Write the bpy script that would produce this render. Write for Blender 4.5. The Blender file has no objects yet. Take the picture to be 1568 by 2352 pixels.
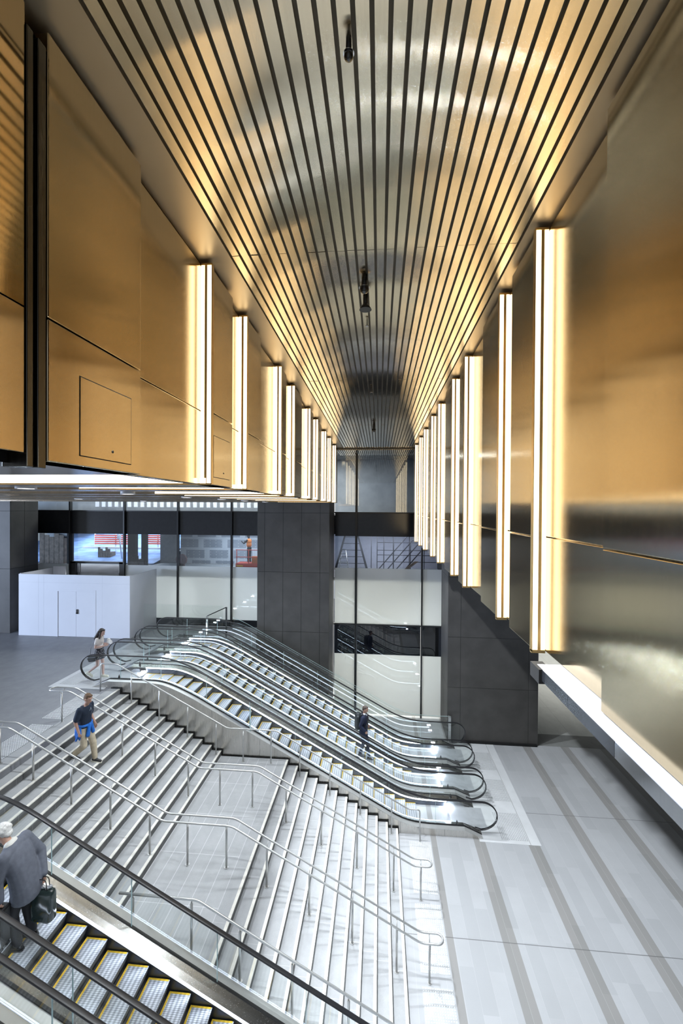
import bpy, bmesh, math, random
from mathutils import Vector, Matrix
random.seed(7)
SC = bpy.context.scene
COL = SC.collection
H = 9.725                      # eye height above the lower floor
ZU = 3.976                     # upper floor level
R1, R2 = 0.1611, 0.17024       # risers of the two flights
ZL = 12*R2                     # stair landing level
PI = math.pi
ABS = {}

# ------------------------------------------------------------------ tags
def tag(o, label=None, cat=None, group=None, kind=None):
    if label: o['label'] = label
    if cat: o['category'] = cat
    if group: o['group'] = group
    if kind: o['kind'] = kind
    return o

def empty(name, loc, label=None, cat=None, group=None, kind=None):
    o = bpy.data.objects.new(name, None)
    o.empty_display_size = .1
    o.location = loc
    COL.objects.link(o)
    ABS[o.name] = Vector(loc)
    return tag(o, label, cat, group, kind)

def copy_tree(o, parent=None):
    c = o.copy()
    COL.objects.link(c)
    c.parent = parent
    ABS[c.name] = ABS.get(o.name, Vector((0, 0, 0))).copy()
    for ch in list(o.children):
        copy_tree(ch, c)
    return c

# ------------------------------------------------------------------ mesh builder
class MB:
    def __init__(s):
        s.v, s.f, s.m, s.sm = [], [], [], []
    def add(s, vs, fs, m=0, smooth=False):
        n = len(s.v)
        s.v += [Vector(p) for p in vs]
        for f in fs:
            s.f.append([i+n for i in f]); s.m.append(m); s.sm.append(smooth)
        return s
    def box(s, x0, x1, y0, y1, z0, z1, m=0):
        x0, x1 = sorted((x0, x1)); y0, y1 = sorted((y0, y1)); z0, z1 = sorted((z0, z1))
        return s.add([(x0,y0,z0),(x1,y0,z0),(x1,y1,z0),(x0,y1,z0),(x0,y0,z1),(x1,y0,z1),(x1,y1,z1),(x0,y1,z1)],
              [(0,3,2,1),(4,5,6,7),(0,1,5,4),(1,2,6,5),(2,3,7,6),(3,0,4,7)], m)
    def prism(s, poly, y0, y1, m=0):
        """polygon in XZ extruded along Y"""
        n = len(poly)
        a = sum(poly[i][0]*poly[(i+1)%n][1]-poly[(i+1)%n][0]*poly[i][1] for i in range(n))
        if a < 0: poly = poly[::-1]
        y0, y1 = sorted((y0, y1))
        vs = [(x, y0, z) for x, z in poly]+[(x, y1, z) for x, z in poly]
        fs = [tuple(range(n)), tuple(range(2*n-1, n-1, -1))]
        fs += [((i+1)%n, i, n+i, n+(i+1)%n) for i in range(n)]
        return s.add(vs, fs, m)
    def prismz(s, poly, z0, z1, m=0):
        n = len(poly)
        a = sum(poly[i][0]*poly[(i+1)%n][1]-poly[(i+1)%n][0]*poly[i][1] for i in range(n))
        if a < 0: poly = poly[::-1]
        vs = [(x, y, z0) for x, y in poly]+[(x, y, z1) for x, y in poly]
        fs = [tuple(range(n-1, -1, -1)), tuple(range(n, 2*n))]
        fs += [(i, (i+1)%n, n+(i+1)%n, n+i) for i in range(n)]
        return s.add(vs, fs, m)
    def strip(s, topz, botz, xs, y0, y1, m=0):
        """solid between two height profiles over xs, extruded in Y (quads, safe for concave outlines)"""
        y0, y1 = sorted((y0, y1))
        vs, fs = [], []
        for x, t, b in zip(xs, topz, botz):
            vs += [(x, y0, b), (x, y1, b), (x, y1, t), (x, y0, t)]
        n = len(xs)
        for i in range(n-1):
            a, c = 4*i, 4*(i+1)
            fs += [(a, c, c+3, a+3), (a+3, c+3, c+2, a+2), (a+2, c+2, c+1, a+1), (a+1, c+1, c, a)]
        fs += [(0, 3, 2, 1), (4*n-4, 4*n-3, 4*n-2, 4*n-1)]
        return s.add(vs, fs, m)
    def loft(s, rings, m=0, smooth=False, closed=False, caps=True):
        n = len(rings[0]); k = len(rings)
        vs = [p for r in rings for p in r]
        fs = []
        for i in range(k if closed else k-1):
            a, b = i*n, ((i+1)%k)*n
            fs += [(a+j, a+(j+1)%n, b+(j+1)%n, b+j) for j in range(n)]
        if caps and not closed:
            fs += [tuple(range(n-1, -1, -1)), tuple(range((k-1)*n, k*n))]
        return s.add(vs, fs, m, smooth)
    def tube(s, path, r, n=8, m=0, r2=None, closed=False, up=None):
        """round (or elliptic: r across, r2 along the up side) tube along a path"""
        P = [Vector(p) for p in path]; rings = []
        k = len(P)
        ref = Vector(up) if up else None
        for i in range(k):
            if closed: t = P[(i+1)%k]-P[i-1]
            else: t = P[min(i+1, k-1)]-P[max(i-1, 0)]
            t.normalize()
            if ref is None or abs(ref.dot(t)) > .98:
                q = Vector((0, 0, 1)) if abs(t.z) < .9 else Vector((1, 0, 0))
            else: q = ref
            b = t.cross(q).normalized(); u = b.cross(t).normalized()
            if ref is None: ref0 = u
            rr = r[i] if isinstance(r, (list, tuple)) else r
            ru = r2 if r2 is not None else rr
            rings.append([P[i]+b*math.cos(a)*rr+u*math.sin(a)*ru for a in [2*PI*j/n for j in range(n)]])
            if up is None: ref = u
        return s.loft(rings, m, True, closed)
    def cyl(s, p0, p1, r0, r1=None, n=12, m=0, smooth=True):
        r1 = r0 if r1 is None else r1
        P0, P1 = Vector(p0), Vector(p1); t = (P1-P0).normalized()
        q = Vector((0, 0, 1)) if abs(t.z) < .9 else Vector((1, 0, 0))
        b = t.cross(q).normalized(); u = b.cross(t).normalized()
        ring = lambda P, r: [P+(b*math.cos(2*PI*j/n)+u*math.sin(2*PI*j/n))*r for j in range(n)]
        a, c = ring(P0, r0), ring(P1, r1)
        nb = len(s.v)
        s.add(a+c, [(j, (j+1)%n, n+(j+1)%n, n+j) for j in range(n)], m, smooth)
        s.f += [[nb+j for j in range(n-1, -1, -1)], [nb+n+j for j in range(n)]]; s.m += [m, m]; s.sm += [False, False]
        return s
    def ball(s, c, r, n=12, k=8, m=0, rot=None):
        if not isinstance(r, (list, tuple)): r = (r, r, r)
        c = Vector(c); vs = []; fs = []
        for i in range(1, k):
            th = PI*i/k
            for j in range(n):
                ph = 2*PI*j/n
                p = Vector((r[0]*math.sin(th)*math.cos(ph), r[1]*math.sin(th)*math.sin(ph), r[2]*math.cos(th)))
                if rot: p = rot @ p
                vs.append(c+p)
        t = Vector((0, 0, r[2])); t = rot @ t if rot else t
        vs += [c+t, c-t]
        for i in range(k-2):
            for j in range(n):
                fs.append((i*n+j, (i+1)*n+j, (i+1)*n+(j+1)%n, i*n+(j+1)%n))
        T, B = (k-1)*n, (k-1)*n+1
        fs += [(T, j, (j+1)%n) for j in range(n)]
        fs += [(B, (k-2)*n+(j+1)%n, (k-2)*n+j) for j in range(n)]
        return s.add(vs, fs, m, True)
    def cap(s, a, b, ra, rb, m=0, n=14):
        """tapered capsule"""
        s.cyl(a, b, ra, rb, n, m); s.ball(a, ra, n, 8, m); s.ball(b, rb, n, 8, m)
        return s
    def xf(s, M):
        s.v = [M @ p for p in s.v]; return s
    def build(s, name, mats, parent=None, bevel=0, origin=None):
        if not isinstance(mats, (list, tuple)): mats = [mats]
        if parent is not None: off = ABS[parent.name]
        elif origin is not None: off = Vector(origin)
        else:
            xs = [p.x for p in s.v]; ys = [p.y for p in s.v]; zs = [p.z for p in s.v]
            off = Vector(((min(xs)+max(xs))/2, (min(ys)+max(ys))/2, min(zs)))
        me = bpy.data.meshes.new(name)
        me.from_pydata([tuple(p-off) for p in s.v], [], s.f)
        for mt in mats: me.materials.append(mt)
        me.polygons.foreach_set('material_index', s.m)
        me.polygons.foreach_set('use_smooth', s.sm)
        me.update()
        o = bpy.data.objects.new(name, me)
        COL.objects.link(o)
        if parent is not None: o.parent = parent
        else: o.location = off
        ABS[o.name] = off.copy()
        if bevel:
            b = o.modifiers.new('bevel', 'BEVEL'); b.width = bevel; b.segments = 2; b.limit_method = 'ANGLE'; b.angle_limit = .6
        return o

# ------------------------------------------------------------------ materials
class NT:
    def __init__(s, name):
        s.mat = bpy.data.materials.new(name); s.mat.use_nodes = True
        s.t = s.mat.node_tree; s.n = s.t.nodes; s.l = s.t.links
        s.n.clear()
        s.out = s.n.new('ShaderNodeOutputMaterial')
    def new(s, kind, **kw):
        n = s.n.new(kind)
        for k, v in kw.items(): setattr(n, k, v)
        return n
    def put(s, sock, val):
        if isinstance(val, bpy.types.NodeSocket): s.l.new(val, sock)
        elif val is not None: sock.default_value = val
    def math(s, op, a, b=None, c=None):
        n = s.new('ShaderNodeMath', operation=op)
        for i, q in enumerate((a, b, c)):
            if q is not None: s.put(n.inputs[i], q)
        return n.outputs[0]
    def pos(s):
        return s.new('ShaderNodeNewGeometry').outputs['Position']
    def obj(s):
        return s.new('ShaderNodeTexCoord').outputs['Object']
    def xyz(s, v):
        n = s.new('ShaderNodeSeparateXYZ'); s.l.new(v, n.inputs[0]); return n.outputs
    def vec(s, x, y, z):
        n = s.new('ShaderNodeCombineXYZ')
        for i, q in enumerate((x, y, z)): s.put(n.inputs[i], q)
        return n.outputs[0]
    def mix(s, f, a, b, blend='MIX'):
        n = s.new('ShaderNodeMix', data_type='RGBA', blend_type=blend)
        col = lambda c: (*c, 1) if isinstance(c, tuple) and len(c) == 3 else c
        s.put(n.inputs[0], f); s.put(n.inputs[6], col(a)); s.put(n.inputs[7], col(b))
        return n.outputs[2]
    def noise(s, v, scale, detail=3, rough=.55, lo=.35, hi=.65, to0=0., to1=1.):
        n = s.new('ShaderNodeTexNoise')
        if v is not None: s.l.new(v, n.inputs['Vector'])
        n.inputs['Scale'].default_value = scale; n.inputs['Detail'].default_value = detail; n.inputs['Roughness'].default_value = rough
        r = s.new('ShaderNodeMapRange'); s.l.new(n.outputs[0], r.inputs[0])
        for i, q in zip((1, 2, 3, 4), (lo, hi, to0, to1)): r.inputs[i].default_value = q
        return r.outputs[0]
    def white(s, v):
        n = s.new('ShaderNodeTexWhiteNoise', noise_dimensions='3D'); s.l.new(v, n.inputs['Vector']); return n.outputs['Value']
    def scale(s, v, x, y, z):
        n = s.new('ShaderNodeVectorMath', operation='MULTIPLY'); s.l.new(v, n.inputs[0]); n.inputs[1].default_value = (x, y, z)
        return n.outputs[0]
    def bsdf(s, col, rough=.5, metal=0., spec=.5, aniso=0., tangent=None, normal=None, coat=0.):
        b = s.new('ShaderNodeBsdfPrincipled')
        s.put(b.inputs['Base Color'], (*col, 1) if isinstance(col, tuple) and len(col) == 3 else col)
        s.put(b.inputs['Roughness'], rough); s.put(b.inputs['Metallic'], metal)
        b.inputs['Specular IOR Level'].default_value = spec
        if coat: b.inputs['Coat Weight'].default_value = coat; b.inputs['Coat Roughness'].default_value = .05
        if aniso:
            b.inputs['Anisotropic'].default_value = aniso
            s.l.new(s.vec(*tangent), b.inputs['Tangent'])
        if normal is not None: s.l.new(normal, b.inputs['Normal'])
        return b
    def bump(s, h, strength=.2, dist=.01):
        n = s.new('ShaderNodeBump'); s.l.new(h, n.inputs['Height'])
        n.inputs['Strength'].default_value = strength; n.inputs['Distance'].default_value = dist
        return n.outputs[0]
    def done(s, sh):
        s.l.new(sh.outputs[0] if hasattr(sh, 'outputs') else sh, s.out.inputs[0]); return s.mat

def plain(name, col, rough=.5, metal=0., spec=.5, var=.08, scale=6., coat=0., **kw):
    t = NT(name)
    v = t.noise(t.obj(), scale, to0=1-var, to1=1+var)
    n = t.new('ShaderNodeMix', data_type='RGBA', blend_type='MULTIPLY')
    n.inputs[0].default_value = 1; n.inputs[6].default_value = (*col, 1); t.l.new(v, n.inputs[7])
    return t.done(t.bsdf(n.outputs[2], rough, metal, spec, coat=coat, **kw))

def glow(name, col, strength):
    t = NT(name); e = t.new('ShaderNodeEmission')
    e.inputs[0].default_value = (*col, 1); e.inputs[1].default_value = strength
    return t.done(e)

def glass(name, tint=(.93, .97, .96), ior=1.5, gl=1.0, rough=0.0):
    t = NT(name)
    ge = t.new('ShaderNodeNewGeometry'); dt = t.new('ShaderNodeVectorMath', operation='DOT_PRODUCT')
    t.l.new(ge.outputs['Normal'], dt.inputs[0]); t.l.new(ge.outputs['Incoming'], dt.inputs[1])
    f0 = ((ior-1)/(ior+1))**2
    f = t.math('ADD', f0, t.math('MULTIPLY', 1-f0, t.math('POWER', t.math('SUBTRACT', 1., t.math('ABSOLUTE', dt.outputs['Value'])), 5.)))
    a = t.new('ShaderNodeBsdfTransparent'); a.inputs[0].default_value = (*tint, 1)
    b = t.new('ShaderNodeBsdfGlossy'); b.inputs['Roughness'].default_value = rough; b.inputs[0].default_value = (gl, gl, gl, 1)
    m = t.new('ShaderNodeMixShader')
    t.l.new(f, m.inputs[0]); t.l.new(a.outputs[0], m.inputs[1]); t.l.new(b.outputs[0], m.inputs[2])
    return t.done(m)

def brushed(name, col, rough, aniso, tangent, axis, var=.1, wave=0., jit=None):
    """metal sheet with fine brush lines; axis = scale vector of the streak noise"""
    t = NT(name)
    p = t.pos()
    streak = t.noise(t.scale(p, *axis), 1., 2, .6, .3, .7, 1-var, 1+var)
    rr = t.noise(t.scale(p, *axis), 1.7, 2, .6, .3, .7, rough*.85, rough*1.15)
    n = t.new('ShaderNodeMix', data_type='RGBA', blend_type='MULTIPLY')
    n.inputs[0].default_value = 1; n.inputs[6].default_value = (*col, 1); t.l.new(streak, n.inputs[7])
    nm = None
    if wave:
        nm = t.bump(t.noise(p, 1.3, 1, .4, 0, 1), wave, .05)
    if jit:      # fine brush grooves tilt the surface sideways, groove by groove
        (dx, dy, dz), amp = jit
        q = t.scale(p, 3000., 3000., 3000.)
        w = t.math('SUBTRACT', t.math('ADD', t.white(q), t.white(t.scale(p, 1777., 2111., 2999.))), 1.)
        w = t.math('MULTIPLY', w, amp)
        ad = t.new('ShaderNodeVectorMath', operation='ADD')
        t.l.new(t.new('ShaderNodeNewGeometry').outputs['Normal'], ad.inputs[0])
        t.l.new(t.vec(t.math('MULTIPLY', w, dx), t.math('MULTIPLY', w, dy), t.math('MULTIPLY', w, dz)), ad.inputs[1])
        nn = t.new('ShaderNodeVectorMath', operation='NORMALIZE'); t.l.new(ad.outputs[0], nn.inputs[0]); nm = nn.outputs[0]
    return t.done(t.bsdf(n.outputs[2], rr, 1., aniso=aniso, tangent=tangent, normal=nm))

def m_floor():
    t = NT('floor_paving'); p = t.pos(); o = t.xyz(p); x, y = o[0], o[1]
    # dark bands along the hall every 1.545 m
    f = t.math('PINGPONG', t.math('SUBTRACT', x, 2.83+.16-1.545*10), 1.545/2)
    band = t.math('LESS_THAN', f, .16)
    band = t.math('MULTIPLY', band, t.math('GREATER_THAN', x, 2.2))
    b2 = t.math('MULTIPLY', t.math('GREATER_THAN', x, 1.58), t.math('LESS_THAN', x, 1.74))
    band = t.math('MAXIMUM', band, b2)
    px = t.math('FLOOR', t.math('DIVIDE', t.math('SUBTRACT', x, 2.99), .309)); 
    py = t.math('FLOOR', t.math('ADD', t.math('DIVIDE', y, 1.43), t.math('MULTIPLY', t.white(t.vec(px, 3., 1.)), 1.)))
    w = t.white(t.vec(px, py, 0.))
    tile = t.mix(w, (.40, .405, .415), (.47, .475, .485))
    dirt = t.noise(p, .9, 5, .65, .35, .7)
    tile = t.mix(t.math('MULTIPLY', dirt, .35), tile, (.36, .36, .365))
    spot = t.noise(p, 5., 4, .7, .66, .8)
    tile = t.mix(t.math('MULTIPLY', spot, .3), tile, (.25, .25, .25))
    grain = t.noise(p, 90., 2, .5, .3, .7)
    tile = t.mix(t.math('MULTIPLY', grain, .12), tile, (.3, .3, .3))
    c = t.mix(band, tile, t.mix(w, (.265, .26, .25), (.30, .29, .28)))
    # joints
    jx = t.math('LESS_THAN', t.math('PINGPONG', t.math('SUBTRACT', x, 2.99), .1545), .004)
    jx = t.math('MULTIPLY', jx, .25)
    jy = t.math('LESS_THAN', t.math('PINGPONG', t.math('SUBTRACT', y, 14.14-4.3*4), 2.15), .010)
    c = t.mix(jx, c, (.6, .6, .6))
    c = t.mix(t.math('MULTIPLY', jy, .75), c, (.12, .12, .12))
    r = t.noise(p, 2.2, 4, .6, .3, .7, .3, .46)
    return t.done(t.bsdf(c, r, 0, .45))

def m_stone(name, c0, c1, joint=None, rough=.5, jcol=(.6, .6, .6)):
    t = NT(name); p = t.pos(); o = t.xyz(p)
    n = t.noise(p, 3., 5, .65, .3, .7); g = t.noise(p, 110., 2, .5, .3, .7)
    sw = t.noise(t.scale(p, 2.2, .9, 1), 1.6, 4, .6, .4, .75)
    c = t.mix(n, c0, c1)
    c = t.mix(t.math('MULTIPLY', sw, .35), c, tuple(q*.72 for q in c0))
    c = t.mix(t.math('MULTIPLY', g, .3), c, tuple(q*.7 for q in c0))
    if joint:
        jx = t.math('LESS_THAN', t.math('PINGPONG', t.math('SUBTRACT', o[0], joint[0]), joint[1]/2), .005)
        jy = t.math('LESS_THAN', t.math('PINGPONG', t.math('SUBTRACT', o[1], joint[2]), joint[3]/2), .005)
        c = t.mix(t.math('MULTIPLY', t.math('MAXIMUM', jx, jy), .7), c, jcol)
    return t.done(t.bsdf(c, rough, 0, .4))

M = {}
M['floor'] = m_floor()
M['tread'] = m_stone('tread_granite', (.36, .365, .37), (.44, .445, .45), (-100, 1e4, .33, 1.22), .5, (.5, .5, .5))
M['riser'] = m_stone('riser_granite_shaded', (.12, .12, .117), (.165, .165, .16), (-100, 1e4, .1, .61), .6, (.3, .3, .3))  # same granite as the treads, with the risers' shade put into the colour
M['landing'] = m_stone('landing_granite', (.40, .405, .41), (.47, .475, .48), (-4.82, .30, .6, 1.22), .45, (.72, .72, .72))
M['upper'] = m_stone('upper_paving', (.25, .255, .27), (.31, .315, .33), None, .42)
M['plate_white'] = plain('white_landing_stone', (.62, .625, .63), .4, var=.05, scale=2.)
M['nosing'] = plain('cream_nosing', (.74, .71, .64), .55, var=.08, scale=9.)
M['stud'] = plain('tactile_stud_white', (.85, .85, .84), .4)
M['stud_grey'] = plain('tactile_stud_steel', (.20, .205, .21), .35, .3)
M['pad'] = plain('tactile_base', (.46, .465, .47), .5)
M['plate'] = plain('ribbed_floor_plate', (.50, .51, .53), .4, .3, var=.05)
M['steel'] = brushed('steel_satin', (.60, .595, .58), .30, .5, (1, .001, 0), (1.5, 40, 40), .06)
M['clad'] = brushed('steel_cladding', (.64, .62, .585), .30, .3, (0, .001, 1), (60, 60, 1.5), .04)
M['deck'] = brushed('steel_deck', (.66, .65, .62), .24, .6, (.001, 1, 0), (1.5, 60, 60), .05)
M['outer'] = plain('outer_deck_steel', (.60, .60, .585), .34, .45, var=.04)
M['skirt'] = plain('escalator_skirt', (.10, .11, .14), .3, .7)
M['rail'] = plain('rubber_handrail', (.016, .016, .018), .36, 0, .5)
M['gasket'] = plain('black_gasket', (.012, .012, .013), .5)
M['tube'] = plain('handrail_steel', (.62, .62, .61), .38, .75, var=.04)
M['alu'] = plain('step_aluminium', (.5, .52, .56), .36, .3, var=.05)
M['alu_dark'] = plain('step_groove', (.07, .075, .08), .5, .3)
M['yellow'] = plain('yellow_demarcation', (.72, .47, .03), .55, var=.2, scale=30)
M['glass'] = glass('balustrade_glass', (.975, .99, .985))
M['glass_edge'] = plain('glass_edge', (.55, .72, .72), .2)
M['glass_wall'] = glass('curtain_wall_glass', (.82, .87, .90), 1.75)
M['glass_dark'] = glass('dark_glass', (.16, .18, .22), 1.6)
t_ = NT('white_glass_film'); tl_ = t_.new('ShaderNodeBsdfTranslucent'); tl_.inputs[0].default_value = (.9, .92, .9, 1)
b_ = t_.bsdf((.80, .82, .81), .03, 0, .9); mx_ = t_.new('ShaderNodeMixShader'); mx_.inputs[0].default_value = .35
t_.l.new(b_.outputs[0], mx_.inputs[1]); t_.l.new(tl_.outputs[0], mx_.inputs[2]); M['film'] = t_.done(mx_)
M['mullion'] = plain('black_mullion', (.012, .012, .013), .35)
M['spandrel'] = plain('spandrel_panel', (.018, .019, .022), .16, 0, .5)
M['pillar'] = plain('dark_pillar_panel', (.085, .080, .075), .55, .0, .25, var=.12, scale=1.2)
M['gap'] = plain('shadow_gap', (.006, .006, .006), .8)
M['gold'] = brushed('brushed_gold_panel', (.54, .44, .29), .11, 0, (0, 1, .001), (80, 80, 1.2), .02, 0., ((0, 1, 0), .085))
M['gold_mirror'] = brushed('polished_gold_panel', (.60, .47, .29), .07, 0, (0, 1, 0), (80, 80, 1), .02, .03)
M['soffit'] = brushed('soffit_metal', (.42, .35, .26), .22, 0, (0, 1, 0), (30, 3, 1), .04)
M['bronze'] = brushed('ceiling_baffle_bronze', (.64, .54, .39), .075, 0, (1, 0, 0), (90, 1.2, 90), .04, 0., ((1, 0, 0), .18))
M['bronze_dark'] = plain('ceiling_void', (.11, .09, .06), .5, .5)
M['border'] = plain('ceiling_border', (.55, .44, .29), .38, .55, var=.05, scale=1.)
M['pilaster'] = brushed('black_pilaster', (.10, .095, .085), .25, 0, (0, 0, 1), (30, 30, 1.), .1)
M['ledge'] = plain('white_ledge', (.60, .60, .62), .45, var=.03)
M['fascia'] = brushed('mirror_fascia', (.55, .57, .62), .12, 0, (0, 1, 0), (60, 60, 1), .05, .06)
M['warm'] = glow('warm_light', (1., .80, .50), 4.6)
M['warm_h'] = glow('warm_light_soffit', (1., .82, .55), 10.)
M['brass'] = plain('brass_channel', (.72, .50, .22), .3, .9)
M['cool'] = glow('cool_led', (.72, .83, 1.), 14.)
M['comb_glow'] = glow('comb_light', (.75, .85, 1.), 420.)
M['disc'] = glow('downlight_disc', (1., .97, .92), 12.)
M['hoard'] = plain('white_hoarding', (.72, .73, .78), .55, var=.02, scale=.8)
M['black'] = plain('black_plastic', (.012, .012, .012), .4)
M['chrome'] = plain('chrome', (.6, .6, .6), .2, 1.)
M['red'] = plain('red_plastic', (.55, .06, .03), .5)
M['orange'] = plain('orange_fabric', (.65, .20, .05), .8)
M['wood'] = plain('weathered_timber', (.16, .12, .09), .7, var=.3)
M['concrete'] = plain('pale_concrete', (.42, .43, .44), .8, var=.1, scale=1.5)
M['lead'] = plain('dark_scaffold_tube', (.05, .05, .055), .5, .4)
M['white_wall'] = plain('plain_white_wall', (.70, .70, .69), .7, var=.02)
M['dark_room'] = plain('dark_room', (.02, .02, .022), .8)
M['acrylic'] = glass('acrylic_barrier', (.95, .97, 1.), 1.49)

# ------------------------------------------------------------------ camera
F = 983.66; yaw, pit, roll = .0881, .0077, .0063
cp, sp, cy_, sy_ = math.cos(pit), math.sin(pit), math.cos(yaw), math.sin(yaw)
fwd = Vector((-sy_*cp, cy_*cp, -sp)); ri = Vector((cy_, sy_, 0)); uu = ri.cross(fwd)
rgt = ri*math.cos(roll)+uu*math.sin(roll); upv = rgt.cross(fwd)
cam = bpy.data.cameras.new('camera'); cam.sensor_fit = 'HORIZONTAL'; cam.sensor_width = 24.
cam.lens = F*24./1568.; cam.clip_start = .05; cam.clip_end = 300
co = bpy.data.objects.new('camera', cam); COL.objects.link(co)
mt = Matrix((rgt, upv, -fwd)).transposed().to_4x4(); mt.translation = (0, 0, H)
co.matrix_world = mt
SC.camera = co
SC.view_settings.view_transform = 'Standard'; SC.view_settings.look = 'None'
SC.view_settings.gamma = 1.; SC.view_settings.use_curve_mapping = False
SC.view_settings.exposure = 0.
SC.cycles.max_bounces = 8; SC.cycles.diffuse_bounces = 3; SC.cycles.glossy_bounces = 4
SC.cycles.transmission_bounces = 4; SC.cycles.transparent_max_bounces = 24
SC.cycles.caustics_reflective = False; SC.cycles.caustics_refractive = False
SC.cycles.sample_clamp_indirect = 4.


def struct(name, mb, mats, parent=None):
    o = mb.build(name, mats, parent)
    if parent is None: o['kind'] = 'structure'
    return o

# ================================================================== SETTING
YS0, YS1 = 6.86, 12.86          # staircase extent
XT, XL = -8.137, -2.717         # top nosing, landing edge nosing
G1, G2 = .3012, .303
struct('floor', MB().box(-12, 24, -4, 46, -.3, 0), M['floor'])
up = MB()
up.box(-34, XT, -1, 12.9, ZU-.45, ZU); up.box(-34, -8.6, 12.9, 18.2, ZU-.45, ZU); up.box(-34, -5.3, 18.2, 20.1, ZU-.45, ZU)
struct('floor_upper', up, M['upper'])
# far white tiled zone beyond the second pillar
far = MB(); far.box(6.6, 24, 18.25, 19.2, 0, .004, 0); far.box(6.6, 24, 19.2, 44, 0, .004, 1)
M['far_tile'] = m_stone('far_white_tile', (.62, .63, .60), (.68, .69, .66), (7.08, 1.22, 19.2, 2.6), .35, (.25, .25, .24))
M['far_band'] = m_stone('far_mat_band', (.24, .245, .23), (.29, .29, .28), None, .6)
struct('floor_far', far, [M['far_band'], M['far_tile']])
struct('wall_far', MB().box(6.7, 24, 44, 44.3, 0, 8), M['white_wall'])
struct('ceiling_far', MB().box(6.7, 24, 18.6, 44, 8., 8.3), M['white_wall'])

# landing stone in front of the escalators
lp = MB()
lp.box(3.0, 4.44, 12.78, 18.15, 0, .006); lp.box(4.455, 4.74, 12.78, 18.15, 0, .006)
struct('floor_landing', lp, M['plate_white'])
lp = MB(); lp.box(-10.5, -8.62, 12.76, 18.1, ZU, ZU+.006)
struct('floor_landing_upper', lp, M['plate_white'])

# ---------------------------------------------------------------- pillars
def clad_pillar(name, x0, x1, y0, y1, z0, z1, xj, zj):
    core = MB().box(x0+.012, x1-.012, y0+.012, y1-.012, z0, z1)
    root = core.build(name, M['gap']); root['kind'] = 'structure'
    xs = [x0]+xj+[x1]; zs = [z0]+zj+[z1]
    p = MB(); g = .006
    for i in range(len(xs)-1):
        for j in range(len(zs)-1):
            p.box(xs[i]+g, xs[i+1]-g, y0, y0+.02, zs[j]+g, zs[j+1]-g)
    for j in range(len(zs)-1):
        for (a, b) in ((x0, x0+.02), (x1-.02, x1)):
            p.box(a, b, y0+.02+g, (y0+y1)/2-g, zs[j]+g, zs[j+1]-g); p.box(a, b, (y0+y1)/2+g, y1, zs[j]+g, zs[j+1]-g)
    p.build('cladding', M['pillar'], root, bevel=.003)
    return root
clad_pillar('pillar', -5.27, -2.12, 18.2, 20.15, 0, 12.4, [-4.94, -4.13, -3.33, -2.52], [4.4, 6.97, 9.53])
clad_pillar('pillar', 2.89, 6.56, 18.2, 20.15, 0, 12.4, [3.42, 6.17], [2.29, 4.39, 6.9, 9.5])
clad_pillar('pillar', -20.5, -16.65, 18.0, 19.6, ZU, 12.4, [-18.8, -17.35], [6.9, 9.53])
struct('trim_1', MB().box(2.95, 6.5, 18.12, 18.2, 0, .09), M['gap'])

# ---------------------------------------------------------------- hanging bulkheads with gold panels
RS = [4.06, 5.23, 7.29, 8.52, 10.49, 11.86, 13.8, 15.35, 17.1]      # strip positions, near to far
RT = [2.87, 4.82, 6.13, 7.85, 9.5, 11.1, 12.8, 14.5, 16.2]          # where a protruding panel ends towards the camera
LS = [4.37, 5.57, 7.56, 8.76, 10.78, 12.1, 13.97, 15.3, 17.1]
LT = [3.06, 5.06, 6.3, 8.05, 9.7, 11.4, 13.0, 14.6, 16.2]
ZC = 12.30
ZR0, ZL0 = 8.44, 9.97
ZSR, ZSL = 9.48, 10.74
YEND = 18.15
wr = MB().box(1.56, 7.5, -3, 18.1, ZR0+.05, 12.75).build('wall_right', M['gold']); wr['kind'] = 'structure'
def panels(wall, sgn, xrec, xpro, S, T, z0, zs, z1, near, deep):
    seg = []
    segs = [(near, T[0], xpro)]
    for i in range(len(S)):
        segs.append((T[i], S[i], xrec))
        segs.append((S[i], T[i+1] if i+1 < len(T) else YEND, xpro))
    for (a, b, x) in segs:
        for (p, q) in ((z0, zs), (zs, z1)):
            m = MB()
            g = .004
            m.box(x, deep, a+.001, b-.001, p+(g if p == zs else 0), q-(g if q == zs else .035))
            m.build('panel', M['gold'], wall, bevel=.006)
panels(wr, 1, 1.51, 1.42, RS, RT, ZR0, ZSR, ZC, -2.5, 1.60)
wl = MB().box(-9.5, -1.92, 2.25, 18.1, ZL0+.12, 12.75).box(-9.5, -1.92, -3, 2.2, ZL0+.12, 12.75).build('wall_left', M['gold']); wl['kind'] = 'structure'
panels(wl, -1, -1.87, -1.78, LS, LT, ZL0, ZSL, ZC, 2.16, -1.96)
# soffit plates follow the same steps
sf = [(2.16, LT[0], ZL0)]
for i in range(9):
    sf.append((LT[i], LS[i], ZL0+.07)); sf.append((LS[i], LT[i+1] if i < 8 else YEND, ZL0))
for (a, b, z) in sf:
    MB().box(-24, -1.79 if z == ZL0 else -1.88, a+.001, b-.001, z, z+.05).build('soffit_panel', M['soffit'], wl)
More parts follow.
